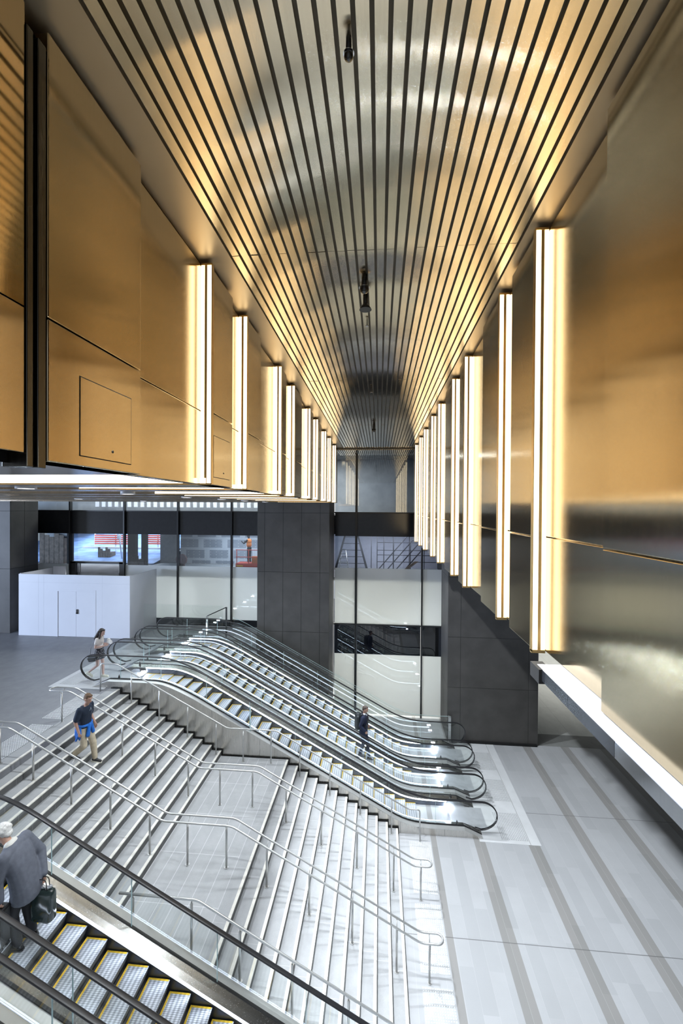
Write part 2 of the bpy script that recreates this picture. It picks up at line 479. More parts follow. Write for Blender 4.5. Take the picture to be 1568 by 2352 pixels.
# mirror finished panels and black post nearest the camera
MB().box(-1.95, -1.80, -2.5, 2.03, ZSL+.004, ZC-.03).build('mirror_panel', M['gold_mirror'], wl)
MB().box(-1.95, -1.80, -2.5, 2.03, 10.0, ZSL-.004).build('panel', M['gold'], wl, bevel=.003)
MB().box(-24, -1.9, -2.5, 2.155, 9.95, 10.0).build('soffit_panel', M['spandrel'], wl)
pp = MB(); pp.box(-1.93, -1.79, 2.035, 2.075, 9.93, 12.17); pp.box(-1.93, -1.815, 2.075, 2.10, 9.93, 12.17); pp.box(-1.93, -1.785, 2.10, 2.155, 9.93, 12.17)
pp.build('post', M['pilaster'], wl, bevel=.004)
# access hatches on the near panels
def hatch(y0, y1, z0, z1, x):
    MB().box(x-.01, x+.0015, y0-.006, y1+.006, z0-.006, z1+.006).build('hatch_frame', M['gap'], wl)
    h = MB().box(x-.01, x+.003, y0, y1, z0, z1).build('access_hatch', M['gold'], wl)
    MB().cyl((x+.002, (y0+y1)/2+.05, z0+.06), (x+.006, (y0+y1)/2+.05, z0+.06), .009).build('hatch_lock', M['black'], h)
hatch(2.41, 2.93, 10.035, 10.50, -1.78)
hatch(4.47, 4.96, 10.06, 10.50, -1.78)
hatch(7.72, 8.0, 10.06, 10.45, -1.78); hatch(8.9, 9.5, 10.06, 10.45, -1.78)
# ledge with mirror fascia under the right bulkhead
lg = MB().box(1.33, 7.5, -2.5, 3.72, 8.36, 8.43).build('trim_2', M['ledge']); lg['kind'] = 'structure'
MB().box(1.325, 1.33, -2.5, 2.52, 8.335, 8.425).build('fascia', M['fascia'], lg)
MB().box(1.325, 1.33, 2.525, 3.12, 8.335, 8.425).box(1.325, 1.33, 3.125, 3.72, 8.335, 8.425).build('fascia', M['spandrel'], lg)
MB().box(1.30, 1.40, 3.60, 3.80, 8.31, 8.427).build('end_plate', M['gap'], lg)
struct('ceiling_bulkhead', MB().box(1.52, 7.5, 3.76, 18.1, ZR0+.02, ZR0+.05), M['soffit'])

# ---------------------------------------------------------------- ceiling
ce = MB().box(-1.95, 1.6, -3, 18.15, 12.352, 12.75).build('ceiling', M['bronze_dark']); ce['kind'] = 'structure'
NB = 29; X0, X1 = -1.53, 1.32
pitch = (X1-X0)/NB
for i in range(NB):
    x = X0+pitch*(i+.5); w = pitch*.365
    tl = random.uniform(-.012, .012)
    b = MB()
    for (ya, yb) in ((-2.8, 4.28), (4.285, 8.6), (8.605, 13.2), (13.205, YEND-.03)):
        e0, e1 = random.uniform(-.003, .003), random.uniform(-.003, .003)
        b.loft([[(x-w, y, ZC+e+tl*w*2), (x-w*.97, y, ZC+.052), (x+w*.97, y, ZC+.052), (x+w, y, ZC+e-tl*w*2)] for y, e in ((ya, e0), (yb, e1))])
    b.build('baffle', M['bronze'], ce)
bd = MB()
bd.box(-1.90, X0-.03, -2.8, YEND-.02, ZC+.01, ZC+.03); bd.box(X1+.03, 1.58, -2.8, YEND-.02, ZC+.01, ZC+.03)
bd.box(X0-.028, X0-.012, -2.8, YEND-.02, ZC, ZC+.05); bd.box(X1+.012, X1+.028, -2.8, YEND-.02, ZC, ZC+.05)
bd.build('border', M['border'], ce)
bk = MB().box(-1.9, 1.6, YEND, 18.3, 12.28, 12.75); bk.box(-1.9, 1.6, 18.3, 20.2, 12.32, 12.75)
bk.build('end_beam', M['bronze_dark'], ce)
cr = MB()
for i in range(40): cr.box(-1.85+i*.085, -1.80+i*.085, 18.32, 20.15, 12.24, 12.32)
cr.build('slat', M['bronze'], ce)
# roof over the open sides
struct('ceiling_upper', MB().box(-30, -1.95, -3, 20.2, 12.75, 12.9), M['dark_room'])
struct('roof', MB().box(-30, 24, -6, 46, 13.4, 13.6), M['dark_room'])

# ---------------------------------------------------------------- LED strips (lamps of the hall)
ORD = ['first', 'second', 'third', 'fourth', 'fifth', 'sixth', 'seventh', 'eighth', 'ninth']
for i, s in enumerate(RS):
    z0, z1 = ZR0+.0, ZC-.05
    r = empty('light_strip', (1.46, s-.03, z0), '%s warm upright light strip from the camera on the gold wall without hatches' % ORD[i], 'light', 'upright light strips on the taller gold wall')
    MB().box(1.392, 1.418, s-.034, s+.002, z0+.015, z1).box(1.418, 1.440, s-.034, s-.001, z0+.015, z1).box(1.470, 1.505, s-.034, s-.001, z0+.015, z1).build('diffuser', M['warm'], r)
    c = MB().box(1.385, 1.392, s-.042, s+.008, z0, z1); c.box(1.440, 1.470, s-.030, s-.001, z0, z1); c.box(1.385, 1.505, s-.042, s-.001, z0-.014, z0+.014); c.box(1.385, 1.505, s-.042, s-.001, z1, z1+.02)
    c.build('channel', M['brass'], r)
for i, s in enumerate(LS):
    z0, z1 = ZL0, ZC-.05
    r = empty('light_strip', (-1.82, s-.03, z0), '%s warm light strip from the camera on the gold wall with hatches' % ORD[i], 'light', 'light strips bending under the soffit')
    MB().box(-1.778, -1.752, s-.034, s+.002, z0+.015, z1).box(-1.800, -1.778, s-.034, s-.001, z0+.015, z1).box(-1.865, -1.830, s-.034, s-.001, z0+.015, z1).build('diffuser', M['warm'], r)
    xe = -4.1 if i else -12
    MB().box(xe, -1.81, s-.032, s, z0+.006, z0+.066).build('soffit_diffuser', M['warm_h'], r)
    c = MB().box(-1.752, -1.745, s-.042, s+.008, z0, z1); c.box(-1.830, -1.800, s-.03, s-.001, z0, z1); c.box(xe, -1.745, s-.042, s-.036, z0-.006, z0+.012); c.box(-1.865, -1.745, s-.042, s-.001, z1, z1+.02)
    c.build('channel', M['brass'], r)

# downlights in the soffit; the row further in is added for brightness
spots = []
DL = [(-4.41, 5.0), (-4.3, 7.0), (-4.3, 9.25), (-4.3, 11.4), (-4.3, 13.4), (-4.3, 15.9), (-8.6, 8.2), (-8.6, 11.6), (-8.6, 15.0)]
for i, (x, y) in enumerate(DL):
    r = empty('downlight', (x, y, 9.94), ('%s round recessed downlight from the camera in the row by the hall edge' % ORD[i]) if i < 6 else ('%s added round downlight from the camera in the row further under the soffit' % ORD[i-6]), 'light', 'round downlights in the soffit')
    MB().cyl((x, y, 9.955), (x, y, 10.03), .085, n=24).build('lens', M['disc'], r)
    rg = MB()
    rg.loft([[(x+math.cos(a)*q, y+math.sin(a)*q, z) for a in [2*PI*j/24 for j in range(24)]] for q, z in ((.09, 9.95), (.115, 9.95), (.115, 10.03), (.09, 10.03), (.09, 9.95))], 0, True, caps=False)
    rg.build('trim_ring', M['ledge'], r)
    spots.append((x, y))

# ---------------------------------------------------------------- glazed walls
YG = 20.2
def mull(parent, x, z0, z1, w=.07, y0=YG-.12):
    MB().box(x-w/2, x+w/2, y0, YG+.05, z0, z1).build('mullion', M['mullion'], parent)
w1 = empty('window_1', (-9.8, YG, ZU), kind='structure')
LX = [-18.2, -15.39, -12.55, -9.79, -7.1, -5.3]
for x in LX[1:-1]: mull(w1, x, ZU, 12.4)
MB().box(LX[0], LX[-1], YG-.06, YG+.04, 9.52, 9.57).build('transom', M['mullion'], w1)
for a, b in zip(LX[:-1], LX[1:]):
    MB().box(a+.035, b-.035, YG-.006, YG+.006, 9.57, 12.3).build('pane', M['glass_wall'], w1)
    MB().box(a+.035, b-.035, YG-.006, YG+.03, 8.40, 9.52).build('spandrel', M['spandrel'], w1)
    MB().box(a+.035, b-.035, YG-.006, YG+.006, 6.87, 8.40).build('pane', M['glass_wall'], w1)
    if abs(a+15.39) > .1:
        MB().box(a+.035, b-.035, YG-.008, YG+.008, 4.3, 6.87).build('film', M['film'], w1)
MB().box(LX[0], LX[-1], YG-.05, YG+.03, ZU, 4.3).build('kickplate', M['spandrel'], w1)
# the doorway bay behind the hoarding
d1 = empty('door_1', (-13.97, YG, ZU), kind='structure')
fr = MB(); fr.box(-15.35, -15.1, YG-.08, YG+.1, ZU, 7.0); fr.box(-12.8, -12.58, YG-.08, YG+.1, ZU, 7.0); fr.box(-15.35, -12.58, YG-.08, YG+.1, 6.92, 7.02)
fr.build('frame', M['mullion'], d1)
fr = MB()
for x in (-15.06, -14.98, -12.92, -12.84): fr.box(x-.012, x+.012, YG+.1, YG+.14, ZU, 6.9)
fr.build('jamb', M['chrome'], d1)
w2 = empty('window_2', (.5, YG, 0), kind='structure')
mull(w2, -1.07, 0, 12.4, .10, YG-.2); mull(w2, 1.99, 0, 12.4, .07); 
RX = [-2.12, -1.07, 1.99, 2.95]
for z in (9.54, 4.27): MB().box(RX[0], RX[-1], YG-.06, YG+.04, z-.03, z+.03).build('transom', M['mullion'], w2)
for a, b in zip(RX[:-1], RX[1:]):
    a += .04; b -= .04
    MB().box(a, b, YG-.006, YG+.006, 9.57, 12.3).build('pane', M['glass_wall'], w2)
    MB().box(a, b, YG-.006, YG+.03, 8.43, 9.51).build('spandrel', M['spandrel'], w2)
    MB().box(a, b, YG-.006, YG+.006, 6.92, 8.43).build('pane', M['glass_wall'], w2)
    MB().box(a, b, YG-.008, YG+.008, 4.30, 6.92).build('film', M['film'], w2)
    MB().box(a, b, YG-.006, YG+.006, 2.87, 4.24).build('dark_pane', M['glass_dark'], w2)
    MB().box(a, b, YG-.008, YG+.008, .05, 2.87).build('film', M['film'], w2)

# ---------------------------------------------------------------- rooms behind the glass
m = MB(); m.box(-24, 8, YG+.1, 31, 6.3, 6.45); 
struct('floor_behind', m, M['concrete'])
struct('wall_behind', MB().box(3.2, 3.4, YG+.2, 31, 0, 12.7), M['dark_room'])
struct('slab_behind', MB().box(-24, 8, YG+.2, 31, 8.5, 9.4), M['dark_room'])
def m_plasterboard():
    t = NT('plasterboard'); o = t.xyz(t.pos()); x, z = o[0], o[2]
    row = t.math('FLOOR', t.math('DIVIDE', t.math('SUBTRACT', z, 6.7), .62))
    xs = t.math('ADD', x, t.math('MULTIPLY', row, .37))
    fx = t.math('PINGPONG', xs, .72); fz = t.math('PINGPONG', t.math('SUBTRACT', z, 6.7), .31)
    tape = t.math('MAXIMUM', t.math('LESS_THAN', fx, .16), t.math('LESS_THAN', fz, .07))
    dx = t.math('PINGPONG', xs, .17); dz = t.math('PINGPONG', z, .085)
    dot = t.math('MULTIPLY', t.math('LESS_THAN', dx, .018), t.math('LESS_THAN', dz, .016))
    c = t.mix(t.noise(t.pos(), 2., 3), (.30, .33, .38), (.36, .39, .44))
    c = t.mix(tape, c, (.62, .65, .70)); c = t.mix(dot, c, (.8, .8, .8))
    return t.done(t.bsdf(c, .7))
M['pboard'] = m_plasterboard()
struct('wall_plasterboard', MB().box(-11.7, -5.0, 24.4, 24.5, 6.4, 8.5), M['pboard'])
struct('wall_plasterboard', MB().box(-2.6, 3.2, 24.0, 24.1, 6.4, 8.5), plain('lavender_lit_board', (.50, .50, .56), .8, var=.05))  # lavender cast of the light put into the board colour
struct('wall_upper_room', MB().box(-24, 3.3, 26, 26.1, 9.4, 12.7), M['concrete'])
struct('ceiling_upper_room', MB().box(-24, 8, YG+.2, 31, 12.7, 12.8), M['concrete'])
# street seen through the doorway side
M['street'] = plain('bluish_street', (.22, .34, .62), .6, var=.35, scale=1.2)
st = MB(); st.add([(-24, 23.5, 6.5), (-12.9, 23.5, 6.5), (-12.9, 34, 8.3), (-24, 34, 8.3)], [(0, 1, 2, 3)])
st.add([(-24, 23.5, 6.45), (-12.9, 23.5, 6.45), (-12.9, 34, 8.2), (-24, 34, 8.2)], [(3, 2, 1, 0)])
struct('road', st, M['street'])

struct('light_block_east', MB().box(15, 15.3, -5, 18, 0, 13.4), M['dark_room'])  # unseen dark wall added to keep out world light from the right
struct('light_block_south', MB().box(2.5, 15, -5.3, -5, 0, 13.4), M['dark_room'])  # unseen, added with it to close the back corner against world light

# ================================================================== STAIRCASE
st = empty('staircase', (XL, (YS0+YS1)/2, 0), 'wide grey granite staircase with cream nosings between the two escalator banks', 'staircase')
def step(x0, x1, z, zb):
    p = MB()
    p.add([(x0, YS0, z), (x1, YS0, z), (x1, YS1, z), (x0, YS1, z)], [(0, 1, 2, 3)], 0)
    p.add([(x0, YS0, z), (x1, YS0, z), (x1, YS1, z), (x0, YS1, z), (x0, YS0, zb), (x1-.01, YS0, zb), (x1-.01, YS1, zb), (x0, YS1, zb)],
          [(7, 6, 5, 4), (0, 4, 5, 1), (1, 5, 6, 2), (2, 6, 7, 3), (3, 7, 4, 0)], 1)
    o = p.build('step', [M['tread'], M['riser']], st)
    MB().box(x1-.058, x1+.002, YS0, YS1, z-.018, z+.002).build('nosing', M['nosing'], o)
    return o
zz = ZU
step(XT-.35, XT, ZU+.001, ZU-R1-.02)
for k in range(1, 12):
    step(XT+G1*(k-1)-.01, XT+G1*k, ZU-R1*k, ZU-R1*(k+1)-.02)
lx0 = XT+G1*11
ld = MB().box(lx0-.02, XL-.3, YS0, YS1, ZL-.3, ZL).build('landing', M['landing'], st)
step(XL-.3, XL, ZL, ZL-R2-.02)
for k in range(1, 12):
    step(XL+G2*(k-1)-.01, XL+G2*k, ZL-R2*k, max(0, ZL-R2*(k+1)-.02))
sk = MB()
for k in range(0, 12):
    z = ZU-R1*k; x = XT+G1*k
    sk.box(x-G1, x+.03, YS1-.014, YS1-.001, z, z+.028); sk.box(x+.002, x+.03, YS1-.014, YS1-.001, z-R1, z)
for k in range(0, 12):
    z = ZL-R2*k; x = XL+G2*k
    if k: sk.box(x-G2, x+.03, YS1-.014, YS1-.001, z, z+.028)
    sk.box(x+.002, x+.03, YS1-.014, YS1-.001, z-R2, z)
sk.box(lx0, XL, YS1-.014, YS1-.001, ZL, ZL+.02)
sk.build('shadow_gap', M['gap'], st)

def zprof(prof, x):
    for (a, za), (b, zb) in zip(prof[:-1], prof[1:]):
        if a <= x <= b: return za+(zb-za)*(x-a)/(b-a)
    return prof[0][1] if x < prof[0][0] else prof[-1][1]
def fillet(path, r=.08, n=4):
    out = [Vector(path[0])]
    for i in range(1, len(path)-1):
        a, b, c = Vector(path[i-1]), Vector(path[i]), Vector(path[i+1])
        d0 = (a-b); d1 = (c-b); q = min(r, d0.length*.45, d1.length*.45)
        p0 = b+d0.normalized()*q; p1 = b+d1.normalized()*q
        for k in range(n+1):
            t = k/n; out.append(p0*(1-t)**2+b*2*t*(1-t)+p1*t*t)
    out.append(Vector(path[-1])); return out
PROF = [(-8.62, 4.85), (-8.1, 4.85), (-4.56, 3.03), (-3.05, 3.03), (.90, .93), (1.24, .93)]
def floor_at(x):
    if x < XT: return ZU
    if x < lx0: return ZU-R1*(math.floor((x-XT)/G1)+1)
    if x < XL: return ZL
    if x < XL+G2*11: return ZL-R2*(math.floor((x-XL)/G2)+1)
    return 0.
def handrail(y, half, xs, label, prof=PROF, start=None):
    r = empty('handrail', (XL, y, ZL), label, 'handrail', 'stair handrails')
    R = .021
    if half:
        a = fillet([(x, y-half, z) for x, z in prof], .10)
        b = fillet([(x, y+half, z) for x, z in prof], .10)
        e1 = [Vector((prof[-1][0]+half*math.sin(t), y-half*math.cos(t), prof[-1][1])) for t in [PI*k/8 for k in range(1, 8)]]
        e0 = [Vector((prof[0][0]-half*math.sin(t), y+half*math.cos(t), prof[0][1])) for t in [PI*k/8 for k in range(1, 8)]]
        MB().tube(a+e1+b[::-1]+e0, R, 10, closed=True, up=(0, 0, 1)).build('rail', M['tube'], r)
    else:
        p = [(x, y, z) for x, z in prof]
        x1, z1 = prof[-1]; x0, z0 = prof[0]
        if start is None: p = [(x0-.02, y, ZU)]+p
        p = p+[(x1+.01, y, 0)]
        MB().tube(fillet(p, .09, 6), R, 10, up=(0, 1, 0)).build('rail', M['tube'], r)
    for x in xs:
        zf = floor_at(x); zt = zprof(prof, x)
        ytop = y-half*.0
        if zt-zf < .3: continue
        m = MB().cyl((x, y, zf), (x, y, zt-.10 if half else zt-.06), .022, n=10)
        m.cyl((x, y, zf), (x, y, zf+.008), .045, n=12)
        o = m.build('post', M['tube'], r)
        br = MB()
        if half:
            br.cyl((x, y, zt-.11), (x, y-half, zt-.015), .009, n=6); br.cyl((x, y, zt-.11), (x, y+half, zt-.015), .009, n=6)
        else: br.cyl((x, y, zt-.07), (x, y, zt-.01), .010, n=6)
        br.build('bracket', M['tube'], o)
PX = [-8.42, -7.62, -6.72, -5.81, -4.91, -4.06, -3.20, -2.32, -1.41, -.50, .42, 1.09]
handrail(12.62, 0, PX[1:-1], 'single steel handrail on slim posts along the escalator side panels')
handrail(10.72, .115, PX, 'double steel handrail down the stairs beside the man in the navy t-shirt')
handrail(8.84, .115, PX, 'double steel handrail ending over the middle studded pad on the lower floor')
handrail(7.02, 0, [-4.2, -3.15, -2.3, -1.4, -.45, .42, 1.1], 'single steel handrail from the stair landing seen through escalator glass', prof=[(-4.45, 3.03), (-3.05, 3.03), (.90, .93), (1.24, .93)], start=1)

# ---------------------------------------------------------------- tactile paving
def tactile(x0, x1, y0, y1, z, sp, lab, mat, base, grp, rad=.0115):
    r = empty('tactile_paving', ((x0+x1)/2, (y0+y1)/2, z), lab, 'tactile paving', grp)
    MB().box(x0-.03, x1+.03, y0-.03, y1+.03, z, z+.003).build('base', base, r)
    m = MB(); nx = round((x1-x0)/sp); ny = round((y1-y0)/sp)
    for i in range(nx+1):
        for j in range(ny+1):
            x = x0+(x1-x0)*i/nx; y = y0+(y1-y0)*j/ny
            a = [(x+math.cos(2*PI*k/8)*rad, y+math.sin(2*PI*k/8)*rad, z+.002) for k in range(8)]
            b = [(x+math.cos(2*PI*k/8)*rad*.7, y+math.sin(2*PI*k/8)*rad*.7, z+.009) for k in range(8)]
            m.add(a+b, [(k, (k+1) % 8, 8+(k+1) % 8, 8+k) for k in range(8)]+[tuple(range(8, 16))])
    o = m.build('stud', mat, r); o['kind'] = 'stuff'
tl = ['end of the single handrail by the escalators', 'loop of the middle double handrail and the next one', 'foot of the stairs beside the glass of the escalator in front']
for (a, b), lab in zip(((10.93, 12.58), (9.06, 10.6), (7.15, 8.74)), ('at the stair foot below the single handrail beside the escalators','at the stair foot between two similar pads','at the stair foot closest to the camera')):
    tactile(.96, 1.53, a, b, 0, .0475, 'white studded pad '+lab, M['stud'], M['pad'], 'studded pads at the foot of the stairs', .0145)
for (a, b), lab in zip(((10.85, 12.4), (9.0, 10.5), (7.1, 8.65)), ('behind the man in the dark t-shirt', 'between the two double handrails', 'at the edge of the picture past the double handrails')):
    tactile(-9.08, -8.52, a, b, ZU, .047, 'white studded pad atop the stairs '+lab, M['stud'], M['upper'], 'studded pads at the top of the stairs', .015)
EYC = [13.74, 15.45, 17.16]
EL = ['of the escalator beside the stairs', 'of the middle escalator', 'of the escalator next to the dark pillar']
for yc, lab in zip(EYC, EL):
    tactile(3.68, 4.40, yc-.80, yc+.30, .006, .05, 'studded pad on white stone at the bottom '+lab, M['stud_grey'], M['plate_white'], 'studded pads at the lower escalator landings', .013)
    tactile(-10.3, -9.75, yc-.75, yc+.55, ZU+.006, .05, 'studded pad on white stone at the top '+lab, M['stud_grey'], M['plate_white'], 'studded pads at the upper escalator landings', .013)

# ================================================================== ESCALATORS
XA, XB, BL = -6.38, 1.14, .75
SL = ZU/(XB-XA)
def g(x):
    if x <= XA-BL: return ZU
    if x < XA+BL: return ZU-SL*(x-XA+BL)**2/(4*BL)
    if x <= XB-BL: return ZU-SL*(x-XA)
    if x < XB+BL: return SL*(XB+BL-x)**2/(4*BL)
    return 0.
def lin(a, b, n): return [a+(b-a)*i/n for i in range(n+1)]
XSALL = sorted(set([-9.1, -8.9, -8.6] + lin(-8.5, XA-BL, 3) + lin(XA-BL, XA+BL, 8) + lin(XA+BL, XB-BL, 6) + lin(XB-BL, XB+BL, 8) + lin(XB+BL, 2.6, 2) + [2.8, 3.0, 3.12]))
def taper(x):
    if x > 2.6: return max(.05, 1-(x-2.6)/.55)
    if x < -8.6: return max(.05, 1-(-8.6-x)/.52)
    return 1.
def lift(x):
    """the decks stand a little higher over the level runs"""
    t = max((XA+.55-x)/1.3, (x-XB+.55)/1.3); t = min(1., max(0., t))
    return .11*t*t*(3-2*t)
def ribbon(sec, xs=None, m=0, mb=None, tp=True):
    mb = mb or MB()
    xs = xs or XSALL
    rings = []
    for x in xs:
        k = taper(x) if tp else 1.
        rings.append([(x, y, g(x)+((dz+lift(x))*k if dz > 0 else dz)) for y, dz in sec])
    return mb.loft(rings, m)
def mir(sec, s): return [(y*s, dz) for y, dz in (sec if s > 0 else sec[::-1])]
TS = .345
def m_step():
    t = NT('escalator_step'); o = t.xyz(t.obj())
    w = t.math('PINGPONG', t.math('ADD', o[0], .02), .034)
    w = t.math('MULTIPLY', w, 29.)
    c = t.mix(w, (.24, .255, .28), (.60, .62, .66))
    return t.done(t.bsdf(c, .36, .25))
M['step'] = m_step()

esc = empty('escalator', (0, EYC[0], 0), 'escalator right beside the stairs, first of the three side by side', 'escalator', 'escalators going down beside the stairs')
YC = EYC[0]; ABS[esc.name] = Vector((0, 0, 0))     # parts are modelled around y = 0
for s in (-1, 1):
    # truss cladding panels
    cl = MB(); joints = [-9.1, -7.1, -5.15, -3.62, -2.1, -.5, .70, 2.0, 3.12]
    for a, b in zip(joints[:-1], joints[1:]):
        xs = sorted(set([a+.003]+[x for x in XSALL if a+.01 < x < b-.01]+[b-.003]))
        tp = [g(x)+(.085+lift(x))*taper(x) for x in xs]
        bt = [max(0, (ZU-.02 if x < -8.137 else g(x)-1.15)) for x in xs]
        bt = [min(q, t_-.004) for q, t_ in zip(bt, tp)]
        cl.strip(tp, bt, xs, s*.835, s*.85)
    cl.build('side_cladding', M['clad'], esc)
    ribbon(mir([(.70, .10), (.85, .085), (.85, .097), (.70, .112)], s)).build('outer_deck', M['outer'], esc)
    ribbon(mir([(.474, .060), (.66, .112), (.66, .126), (.474, .073)], s)).build('inner_deck', M['deck'], esc)
    ribbon(mir([(.658, .11), (.70, .11), (.70, .138), (.658, .138)], s)).build('gasket', M['gasket'], esc)
    xs_s = [x for x in XSALL if -8.3 <= x <= 2.4]
    ribbon(mir([(.472, -.30), (.485, -.30), (.485, .055), (.472, .055)], s), xs_s, tp=False).build('skirt', M['skirt'], esc)
    ribbon(mir([(.456, .040), (.473, .040), (.473, .074), (.456, .074)], s), xs_s, tp=False).build('light_line', M['cool'], esc)
    # brush line on the skirt
    ribbon(mir([(.460, .006), (.472, .006), (.472, .022), (.460, .022)], s), xs_s, tp=False).build('skirt_brush', M['gasket'], esc)
    # glass
    ex0, ex1 = -9.16, 3.12
    xs = lin(ex0, XA-BL, 5)+lin(XA-BL, XA+BL, 8)[1:]+lin(XA+BL, XB-BL, 6)[1:]+lin(XB-BL, XB+BL, 8)[1:]+lin(XB+BL, ex1, 3)[1:]
    cuts = [-9.62, -8.25, -6.9, -5.4, -4.0, -2.55, -1.1, .35, 1.75, 3.60]
    dense = sorted(set(xs+cuts+[ex1+.43*math.sin(a) for a in lin(0, PI/2, 7)]+[ex0-.43*math.sin(a) for a in lin(0, PI/2, 7)]))
    def top(x):
        if x > ex1: return .575+.37*math.sqrt(max(0, 1-((x-ex1)/.44)**2))
        if x < ex0: return ZU+.575+.37*math.sqrt(max(0, 1-((ex0-x)/.44)**2))
        return g(x)+.945
    def bot(x):
        if x > ex1-.1: return max(.20*taper(min(x, 3.1)), .575-.44*math.sqrt(max(0, 1-((x-ex1+.1)/.54)**2)))
        if x < ex0+.1: return ZU+max(.20*taper(max(x, -9.1)), .575-.44*math.sqrt(max(0, 1-((ex0+.1-x)/.54)**2)))
        return g(x)+.11+lift(x)
    for a, b in zip(cuts[:-1], cuts[1:]):
        a = max(a+.004, ex0-.425); b = min(b-.004, ex1+.425)
        px = sorted(set([a]+[x for x in dense if a+.005 < x < b-.005]+[b]))
        gp = MB().strip([top(x) for x in px], [min(bot(x), top(x)-.002) for x in px], px, s*.676-.006, s*.676+.006)
        o = gp.build('glass_panel', [M['glass']], esc)
        for e in ((a, b) if a > ex0 else (b,)):
            if e > ex1: continue
            MB().box(e-.002, e+.002, s*.676-.0065, s*.676+.0065, bot(e), top(e)-.01).build('glass_edge', M['glass_edge'], o)
    # handrail
    path = [(2.92, .20)]+[(ex1-.1+.54*math.sin(a), .575-.43*math.cos(a)) for a in lin(.15, PI/2, 7)]+[(ex1+.44*math.cos(a), .575+.40*math.sin(a)) for a in lin(0, PI/2, 8)[1:]]
    path += [(x, g(x)+.975) for x in xs[::-1]]
    path += [(ex0-.44*math.sin(a), ZU+.575+.40*math.cos(a)) for a in lin(0, PI/2, 8)[1:]]+[(ex0+.1-.54*math.cos(a), ZU+.575-.43*math.sin(a)) for a in lin(0, PI/2-.15, 7)[1:]]+[(-8.95, ZU+.20)]
    rings = []
    P = [Vector((x, s*.676, z)) for x, z in path]
    for i, p in enumerate(P):
        t = (P[min(i+1, len(P)-1)]-P[max(i-1, 0)]).normalized(); b = Vector((0, 1, 0)); u = b.cross(t).normalized()
        if u.z < 0 and abs(t.x) > .7 and False: u = -u
        rings.append([p+b*(.041*math.copysign(abs(math.cos(q))**.6, math.cos(q)))+u*(.017*math.copysign(abs(math.sin(q))**.7, math.sin(q))) for q in [2*PI*j/14 for j in range(14)]])
    MB().loft(rings, 0, True).build('handrail', M['rail'], esc)
    # comb lights and black key switch on the lower and upper end
    for x, z in ((2.28, .03), (-8.12, ZU+.03)):
        MB().box(x-.07, x+.07, s*.425, s*.462, z, z+.035).build('comb_light', M['comb_glow'], esc)
    for x, z in ((2.4, .23), (-8.35, ZU+.23)):
        mm = MB(); mm.cyl((x, s*.60, z-.03), (x, s*.60, z+.02), .035, n=10); mm.cyl((x, s*.60, z+.02), (x, s*.60, z+.11), .035, .004, n=10)
        mm.build('deflector', M['black'], esc)
# steps
def step_mesh():
    b = MB(); W = .458
    inn = [(-TS, -.010), (-.008, -.010), (-.004, -.02), (-.012, -.09), (-.038, -.15), (-.068, -.20), (-TS, -.20)]
    b.prism(inn, -W, W, 1)
    n = 34
    for i in range(n):
        y = -W+2*W*(i+.5)/n
        b.box(-TS, .003, y-.0118, y+.0118, -.012, 0, 0)
        b.strip([-.012, -.012, -.012, -.012][:0]+[-.012, -.012], [-.21, -.012], [-.05, .003], y-.009, y+.009, 1)
    return b
proto = step_mesh().build('step', [M['step'], M['alu_dark']], esc)
eb = MB(); eb.box(-TS+.002, -TS+.032, -.457, .457, -.004, .0025); eb.box(-TS+.03, -.012, .430, .457, -.004, .0025); eb.box(-TS+.03, -.012, -.457, -.430, -.004, .0025)
pe = eb.build('step_edging', M['yellow'], proto)
xi = [-7.72+TS*i for i in range(0, 30)]
for i, x in enumerate(xi):
    if i == 0: o, e = proto, pe
    else:
        o = proto.copy(); COL.objects.link(o); e = pe.copy(); COL.objects.link(e); o.parent = esc; e.parent = o
        ABS[o.name] = ABS[proto.name]
    o.location = (x, 0, g(x-.0)-.02)
for (a, b, z) in ((xi[-1]+.005, 3.35, 0), (-9.35, xi[0]-TS-.005, ZU)):
    f = MB().box(a, b, -.47, .47, z-.02 if z else -.02, z+.010)
    f.build('floor_plate', M['plate'], esc)
    cb = MB()
    for k in range(36):
        y = -.45+.90*k/35
        x = a if z == 0 else b
        cb.box(x-.06 if z == 0 else x-.01, x+.01 if z == 0 else x+.06, y-.005, y+.005, z-.012, z+.012)
    cb.build('comb', M['alu'], esc)
MB().box(xi[0], xi[-1], -.5, .5, -.02, -.01) 
# dark pit under the steps
xs_p = [x for x in XSALL if -8.3 <= x <= 2.4]
MB().strip([g(x)-.30 for x in xs_p], [g(x)-.34 for x in xs_p], xs_p, -.51, .51).build('step_pan', M['gasket'], esc)
ABS[esc.name] = Vector((0, EYC[0], 0))
ESC = [esc]
for yc, lab in ((15.45, 'middle of the three escalators side by side, carrying the man in navy suit'), (17.16, 'escalator in front of the dark pillar, last of the three side by side'),
                (5.97, 'escalator in front of the stairs, carrying the grey-haired man'), (4.26, 'escalator cut off by the bottom corner, only its rail and deck in view')):
    c = copy_tree(esc); c.location = (0, yc, 0); c['label'] = lab
    if yc < 10: c['group'] = 'escalators in front of the stairs'
    ESC.append(c)
def rest(x):      # level of the escalator step under x
    i = math.ceil((x-xi[0])/TS); return g(xi[0]+TS*i)-.02

